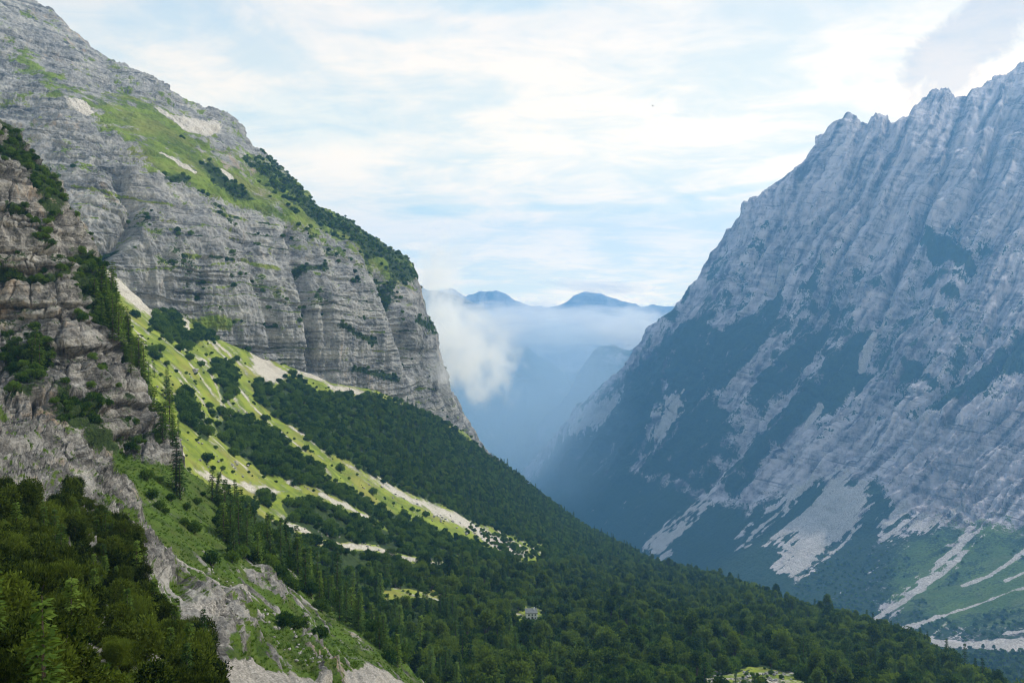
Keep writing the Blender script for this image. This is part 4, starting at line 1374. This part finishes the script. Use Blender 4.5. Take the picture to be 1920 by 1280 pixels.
def instanced(name, label, cat, P, size, rotz, which, meshes):
    me = bpy.data.meshes.new(name + '_points')
    me.vertices.add(len(P))
    me.vertices.foreach_set('co', np.ascontiguousarray(P, np.float32).ravel())
    a = me.attributes.new('size', 'FLOAT', 'POINT')
    a.data.foreach_set('value', size.astype(np.float32))
    a = me.attributes.new('turn', 'FLOAT_VECTOR', 'POINT')
    a.data.foreach_set('vector', np.stack([0 * rotz, 0 * rotz, rotz], 1).astype(np.float32).ravel())
    a = me.attributes.new('which', 'INT', 'POINT')
    a.data.foreach_set('value', which.astype(np.int32))
    o = link(name, me)
    tag(o, label, cat, kind='stuff')
    ng = bpy.data.node_groups.new(name + '_nodes', 'GeometryNodeTree')
    ng.interface.new_socket('Geometry', in_out='INPUT', socket_type='NodeSocketGeometry')
    ng.interface.new_socket('Geometry', in_out='OUTPUT', socket_type='NodeSocketGeometry')
    gi, go = ng.nodes.new('NodeGroupInput'), ng.nodes.new('NodeGroupOutput')
    jn = ng.nodes.new('GeometryNodeJoinGeometry')

    def named(nm, typ):
        nd = ng.nodes.new('GeometryNodeInputNamedAttribute')
        nd.data_type = typ
        nd.inputs['Name'].default_value = nm
        return nd.outputs['Attribute']
    sz, tn, wh = named('size', 'FLOAT'), named('turn', 'FLOAT_VECTOR'), named('which', 'INT')
    for k, m in enumerate(meshes):
        src = bpy.data.objects.new(m.name + '_source', m)
        oi = ng.nodes.new('GeometryNodeObjectInfo')
        oi.inputs['Object'].default_value = src
        oi.inputs['As Instance'].default_value = True
        cp = ng.nodes.new('FunctionNodeCompare')
        cp.data_type, cp.operation = 'INT', 'EQUAL'
        ng.links.new(wh, cp.inputs['A'] if cp.inputs['A'].type == 'INT' else cp.inputs[2])
        (cp.inputs[3]).default_value = k
        ip = ng.nodes.new('GeometryNodeInstanceOnPoints')
        ng.links.new(gi.outputs[0], ip.inputs['Points'])
        ng.links.new(cp.outputs[0], ip.inputs['Selection'])
        ng.links.new(oi.outputs['Geometry'], ip.inputs['Instance'])
        ng.links.new(tn, ip.inputs['Rotation'])
        ng.links.new(sz, ip.inputs['Scale'])
        ng.links.new(ip.outputs[0], jn.inputs[0])
    ng.links.new(jn.outputs[0], go.inputs[0])
    md = o.modifiers.new('scatter', 'NODES')
    md.node_group = ng
    return o


instanced('forest', 'dense mixed mountain forest covering the spur and lower slopes', 'forest', RP, RSZ, RR, RK, [a[2][2] for a in allvar])

# ------------------------------------------------------------------ grass tufts on the near slope
def tuft_mesh(rng, n, h):
    a = rng.uniform(0, 6.283, n)
    rr = rng.uniform(0, .22, n)
    cen = np.stack([np.cos(a) * rr, np.sin(a) * rr, 0 * a - .05], 1)
    ax = unit(np.stack([np.cos(a) * rng.uniform(.1, .9, n), np.sin(a) * rng.uniform(.1, .9, n), np.ones(n)], 1))
    nr = unit(rng.normal(size=(n, 3)))
    v, q = leaf_quads(cen, ax, nr, h * rng.uniform(.6, 1.3, n), np.full(n, .07))
    me = mesh_from('tuft', v, q, smooth=False)
    me.materials.append(TUFT)
    return me


TUFT = foliage_material('alpine_grass', (0.040, 0.080, 0.011), (0.115, 0.180, 0.022), 0.45)
rg = np.random.default_rng(77)
TM = [tuft_mesh(rg, 26, .38) for _ in range(3)]
gd = np.clip(SN.A['grass'][:SN.nv] * 2 - 0.7, 0, 1) * (SN.A['shrub'][:SN.nv] < .5) * (Vn < 1300)
GP = scatter(SN, gd, 0.9, rg)
GP = GP[visible(GP + np.array([0, 0, .3]), 0.02)]
instanced('grass', 'rough alpine grass tufts covering the near slope', 'grass', GP, rg.uniform(.4, 1.0, len(GP)), rg.uniform(0, 6.28, len(GP)), rg.integers(0, 3, len(GP)), TM)

# ------------------------------------------------------------------ boulders
ROCKM = plain_material('boulder_stone', (0.15, 0.142, 0.13), (0.36, 0.345, 0.32), 1.6, 0.06)


def boulder_mesh(rng, k):
    import bmesh
    bm = bmesh.new()
    bmesh.ops.create_icosphere(bm, subdivisions=2, radius=1.0)
    co = np.array([v.co[:] for v in bm.verts])
    d = fbm(co * 0.9 + 10 * k, 3) * 0.75
    for _ in range(5):                                   # flat broken faces
        nn = unit(rng.normal(size=3))
        lim = rng.uniform(.45, .8)
        ex = np.maximum(co @ nn - lim, 0)
        co = co - ex[:, None] * nn
    co = co * (1 + d[:, None]) * np.array([1.15, 0.9, 0.72])
    for v, c in zip(bm.verts, co):
        v.co = c
    me = bpy.data.meshes.new('boulder')
    bm.to_mesh(me)
    bm.free()
    me.materials.append(ROCKM)
    return me


rb = np.random.default_rng(5)
BM = [boulder_mesh(rb, k) for k in range(6)]
BOULD = []
for (u, v, w, lab) in ((367, 698, 16, 'largest pale boulder lying on the bright meadow'), (298, 605, 6, 'small pale stone lying among the round meadow bushes'),
                       (238, 1040, 22, 'rounded grey boulder at the lower end of the pale slabs'), (222, 918, 26, 'big grey boulder at the edge of the green slope'),
                       (428, 1128, 11, 'leaning pale stone just below the footpath'), (1776, 1178, 9, 'lone pale boulder above the riverbed'), (1352, 1246, 9, 'lone pale boulder at the top of the stony clearing')):
    BOULD.append((u, v, w, lab, None))
rb2 = random.Random(4)
for (poly, n, lo, hi, lab, grp) in (
        ([(240, 600), (420, 760), (470, 770), (350, 860), (310, 780)], 40, 3, 6, 'small pale boulder scattered on the bright meadow beside the crag', 'boulders on the bright meadow'),
        ([(350, 850), (560, 870), (700, 915), (560, 925), (400, 900)], 34, 3, 7, 'small pale boulder on the stony meadow above the streambed', 'boulders on the stony meadow'),
        ([(640, 870), (980, 1030), (960, 1050), (800, 970), (680, 910)], 40, 3, 7, 'pale boulder on the long scree tongue below the wood', 'boulders on the scree tongue'),
        ([(1310, 1258), (1480, 1258), (1490, 1279), (1310, 1279)], 60, 3, 9, 'pale boulder in the stony clearing at the bottom edge', 'boulders in the stony clearing'),
        ([(540, 980), (840, 1055), (830, 1068), (560, 1000)], 22, 3, 6, 'pale stone lying in the dry streambed', 'stones in the streambed'),
        ([(380, 1040), (620, 1240), (560, 1250), (400, 1130)], 110, 3, 9, 'pale stone on the near grassy slope below the footpath', 'stones on the near slope')):
    k = 0
    xs, ys = [p[0] for p in poly], [p[1] for p in poly]
    while k < n:
        a, b = rb2.uniform(min(xs), max(xs)), rb2.uniform(min(ys), max(ys))
        if in_poly(np.array([a]), np.array([b]), poly)[0]:
            BOULD.append((a, b, rb2.uniform(lo, hi), lab, grp))
            k += 1
zsheets = [SM, SN, SR]
for (a, b, w, lab, grp) in BOULD:
    best = None
    for S in zsheets:
        q = surface_at(S, [(a, b)])[0]
        uu, vv = project(q[None])
        if abs(uu[0] - a) < 6 and abs(vv[0] - b) < 8 and (best is None or q[1] < best[1]):
            best = q
    if best is None or not visible(best[None], 0.05)[0]:
        continue
    r = 0.5 * w * best[1] / F
    o = link('boulder', rb2.choice(BM), loc=best + np.array([0, 0, r * 0.25]))
    o.scale = (r, r, r)
    o.rotation_euler = (rb2.uniform(-.4, .4), rb2.uniform(-.4, .4), rb2.uniform(0, 6.28))
    tag(o, lab, 'boulder', grp)

# ------------------------------------------------------------------ white hut in the wood
def box(name, size, loc, mat, parent, bevel=0.0):
    x, y, z = (s / 2 for s in size)
    v = np.array([(a, b, c) for a in (-x, x) for b in (-y, y) for c in (-z, z)], float) + np.array(loc)
    q = np.array([[0, 1, 3, 2], [4, 6, 7, 5], [0, 4, 5, 1], [2, 3, 7, 6], [0, 2, 6, 4], [1, 5, 7, 3]])
    me = mesh_from(name, v, q, smooth=False)
    me.materials.append(mat)
    return link(name, me, parent)


WHITE = plain_material('whitewash', (0.74, 0.74, 0.70), (0.88, 0.88, 0.85), 2.0, 0.01)
DARKGL = plain_material('dark_window', (0.012, 0.014, 0.016), (0.03, 0.034, 0.04), 1.0, 0.0, 0.25)
ROOF = plain_material('shingle_grey', (0.07, 0.08, 0.08), (0.16, 0.17, 0.17), 3.0, 0.02)
hp = surface_at(SM, [(995, 1160)])[0]
hut = link('hut', None, loc=hp + np.array([0, 0, 0.2]))
hut.rotation_euler = (0, 0, 0.08)
tag(hut, 'little white hut with dark windows standing alone in the lower wood', 'hut')
W, D, Hh = 5.2, 4.2, 3.6
box('wall', (W, 0.25, Hh), (0, -D / 2, Hh / 2), WHITE, hut)
box('wall', (W, 0.25, Hh), (0, D / 2, Hh / 2), WHITE, hut)
box('wall', (0.25, D - 0.26, Hh), (-W / 2 + 0.125, 0, Hh / 2), WHITE, hut)
box('wall', (0.25, D - 0.26, Hh), (W / 2 - 0.125, 0, Hh / 2), WHITE, hut)
for wx, wz, ww, wh in ((-1.35, 2.75, .8, .8), (0.3, 2.75, .7, .8), (1.75, 2.75, .6, .8), (-1.35, 1.15, .8, .9), (1.75, 1.15, .7, .9)):
    wd = box('window', (ww, 0.08, wh), (wx, -D / 2 - 0.13, wz), DARKGL, hut)
    box('sill', (ww + .2, 0.14, 0.07), (wx, -D / 2 - 0.16, wz - wh / 2 - .05), WHITE, wd)
    box('glazing_bar', (0.06, 0.03, wh), (wx, -D / 2 - 0.19, wz), WHITE, wd)
dr = box('door', (0.9, 0.08, 1.9), (0.3, -D / 2 - 0.13, 0.98), plain_material('door_wood', (.06, .05, .04), (.12, .1, .08), 6.0), hut)
box('handle', (0.06, 0.06, 0.12), (0.6, -D / 2 - 0.2, 1.0), ROOF, dr)
rv = np.array([(-W / 2 - .3, -D / 2 - .4, Hh - .05), (W / 2 + .3, -D / 2 - .4, Hh - .05), (W / 2 + .3, D / 2 + .4, Hh + .55), (-W / 2 - .3, D / 2 + .4, Hh + .55)])
rq = np.concatenate([rv, rv + np.array([0, 0, .16])])
me = mesh_from('roof', rq, np.array([[0, 3, 2, 1], [4, 5, 6, 7], [0, 1, 5, 4], [1, 2, 6, 5], [2, 3, 7, 6], [3, 0, 4, 7]]), smooth=False)
me.materials.append(ROOF)
roof = link('roof', me, hut)
box('chimney', (0.5, 0.5, 1.1), (1.5, 1.0, Hh + .9), WHITE, roof)

# ------------------------------------------------------------------ dead trunk and bird
DEAD = plain_material('dead_wood', (0.06, 0.05, 0.042), (0.16, 0.14, 0.12), 5.0, 0.03)
b0 = surface_at(SN, [(405, 925)])[0]
k = b0[1] / F
snag = link('dead_tree', None, loc=b0)
tag(snag, 'bare dead tree trunk standing on the brow of the near slope', 'dead tree')
v, q = tube([(0, 0, -.4), (0.2 * k * 10, 0, 14 * k), (5 * k, 0, 28 * k), (11 * k, 0, 46 * k)], [2.6 * k, 2.0 * k, 1.5 * k, .5 * k], 8)
me = mesh_from('trunk', v, q)
me.materials.append(DEAD)
link('trunk', me, snag)
for (z, dx, dz) in ((20, 7, 5), (27, -6, 4), (34, 5, 4)):
    v, q = tube([(z * .2 * k, 0, z * k), ((z * .2 + dx * .5) * k, .2, (z + dz * .7) * k), ((z * .2 + dx) * k, .3, (z + dz) * k)], [.7 * k, .5 * k, .15 * k], 5)
    me = mesh_from('branch', v, q)
    me.materials.append(DEAD)
    link('branch', me, snag)

BIRDM = plain_material('black_feathers', (0.01, 0.01, 0.012), (0.03, 0.03, 0.035), 8.0)
bird = link('bird', None, loc=to_world(np.array(1224.0), np.array(199.0), np.array(260.0)))
bird.rotation_euler = (0, 0.25, 0.5)
tag(bird, 'tiny black bird soaring in the pale sky', 'bird')
v, q = tube([(0, -.24, 0), (0, -.16, .01), (0, 0, .02), (0, .14, .01), (0, .26, 0)], [.015, .05, .075, .05, .012], 8)
me = mesh_from('body', v, q)
me.materials.append(BIRDM)
link('body', me, bird)
for s in (-1, 1):
    wv = np.array([(0.03 * s, -.1, .03), (.25 * s, -.14, .1), (.46 * s, -.04, .08), (.44 * s, .04, .08), (.24 * s, .08, .09), (.03 * s, .1, .03)])
    wv = np.concatenate([wv, wv - np.array([0, 0, .012])])
    quads = [[0, 1, 4, 5], [1, 2, 3, 4], [6, 11, 10, 7], [7, 10, 9, 8]] + [[a, (a + 1) % 6, 6 + (a + 1) % 6, 6 + a] for a in range(6)]
    me = mesh_from('wing', wv, np.array(quads), smooth=False)
    me.materials.append(BIRDM)
    link('wing', me, bird)
tv = np.array([(-.03, .22, 0), (.03, .22, 0), (.07, .42, 0), (-.07, .42, 0)])
tv = np.concatenate([tv, tv - np.array([0, 0, .012])])
me = mesh_from('tail', tv, np.array([[0, 1, 2, 3], [4, 7, 6, 5], [0, 4, 5, 1], [1, 5, 6, 2], [2, 6, 7, 3], [3, 7, 4, 0]]), smooth=False)
me.materials.append(BIRDM)
link('tail', me, bird)

# ------------------------------------------------------------------ low clouds in the valley
def cloud(label, u, v, y, ru, rv, ry, dens, seed, nscale=2.4, bias=0.45, tilt=0.0, tint=(0.985, 0.985, 0.985)):
    import bmesh
    bm = bmesh.new()
    bmesh.ops.create_icosphere(bm, subdivisions=3, radius=1.0)
    me = bpy.data.meshes.new('cloud')
    bm.to_mesh(me)
    bm.free()
    m = bpy.data.materials.new('cloud_vapour')
    m.use_nodes = True
    N = Nodes(m.node_tree)
    p = N.n('ShaderNodeTexCoord').outputs['Object']
    ln = N.n('ShaderNodeVectorMath', operation='LENGTH')
    N.put(ln.inputs[0], p)
    r2 = N.math('POWER', ln.outputs['Value'], 2.0)
    nn = N.noise(N.vadd(p, (seed, seed * 1.7, -seed)), nscale, 5, 0.6, 0.4)
    x = N.math('SUBTRACT', N.math('ADD', N.math('SUBTRACT', 1.0, r2), N.math('MULTIPLY', N.math('SUBTRACT', nn, 0.5), 3.2)), bias)
    edge = N.step(N.math('SUBTRACT', 1.0, r2), 0.0, 0.25)
    den = N.math('MULTIPLY', N.math('MULTIPLY', N.step(x, 0.0, 1.0), edge), dens)
    pv = N.n('ShaderNodeVolumePrincipled')
    pv.inputs['Color'].default_value = (*tint, 1)
    pv.inputs['Anisotropy'].default_value = 0.25
    N.put(pv.inputs['Density'], den)
    out = N.n('ShaderNodeOutputMaterial')
    N.put(out.inputs['Volume'], pv.outputs[0])
    me.materials.append(m)
    o = link('cloud', me, loc=to_world(np.array(float(u)), np.array(float(v)), np.array(float(y))))
    o.scale = (ru * y / F, ry, rv * y / F)
    o.rotation_euler = (0, tilt, 0)
    tag(o, label, 'cloud', kind='stuff')
    return o


cloud('white cloud clinging to the end of the left cliff', 850, 655, 1150, 125, 125, 150, 0.026, 1.3, 2.4, 0.42)
cloud('ragged white cloud drifting off the cliff towards the gap', 908, 690, 1350, 100, 95, 150, 0.015, 6.3, 2.8, 0.42)
cloud('thin rising wisp of cloud behind the upper cliff edge', 822, 555, 1180, 75, 140, 120, 0.022, 4.1, 2.4, 0.36)
cloud('light veil of cloud drifting in front of the cliff end', 826, 690, 880, 56, 70, 40, 0.026, 7.7, 2.2, 0.42)
cloud('long bank of cloud lying below the distant peaks', 1010, 612, 5000, 270, 56, 420, 0.0065, 2.2, 3.6, 0.10)
cloud('white cloud bank touching the right mountain shoulder', 1195, 615, 4300, 105, 62, 380, 0.0055, 5.5, 2.6, 0.25)
cloud('soft cloud patch above the cliff cloud', 900, 620, 2600, 120, 70, 240, 0.0060, 9.1, 2.8, 0.38)
cloud('pale blue mist filling the deep gap of the valley', 1010, 770, 4300, 230, 190, 1500, 0.00045, 8.2, 1.6, -0.3, 0.0, (0.72, 0.87, 1.0))
cloud('flat lens of cloud over the small distant peak', 1125, 538, 5400, 115, 15, 300, 0.0042, 3.4, 2.8, 0.2, 0.06)

# ------------------------------------------------------------------ air
hz = bpy.data.materials.new('haze_air')
hz.use_nodes = True
N = Nodes(hz.node_tree)
pv = N.n('ShaderNodeVolumePrincipled')
pv.inputs['Color'].default_value = (0.22, 0.55, 1.0, 1)
pv.inputs['Density'].default_value = 1.3e-4
pv.inputs['Anisotropy'].default_value = 0.25
out = N.n('ShaderNodeOutputMaterial')
N.put(out.inputs['Volume'], pv.outputs[0])
x0, x1, y0, y1, z0, z1 = -6200, 6200, -400, 9700, -1013.5, 1120
hv = np.array([(a, b, c) for a in (x0, x1) for b in (y0, y1) for c in (z0, z1)], float)
me = mesh_from('haze', hv, np.array([[0, 1, 3, 2], [4, 6, 7, 5], [0, 4, 5, 1], [2, 3, 7, 6], [0, 2, 6, 4], [1, 5, 7, 3]]), smooth=False)
me.materials.append(hz)
tag(link('haze', me), 'thin blue haze filling the whole valley', 'haze', kind='stuff')
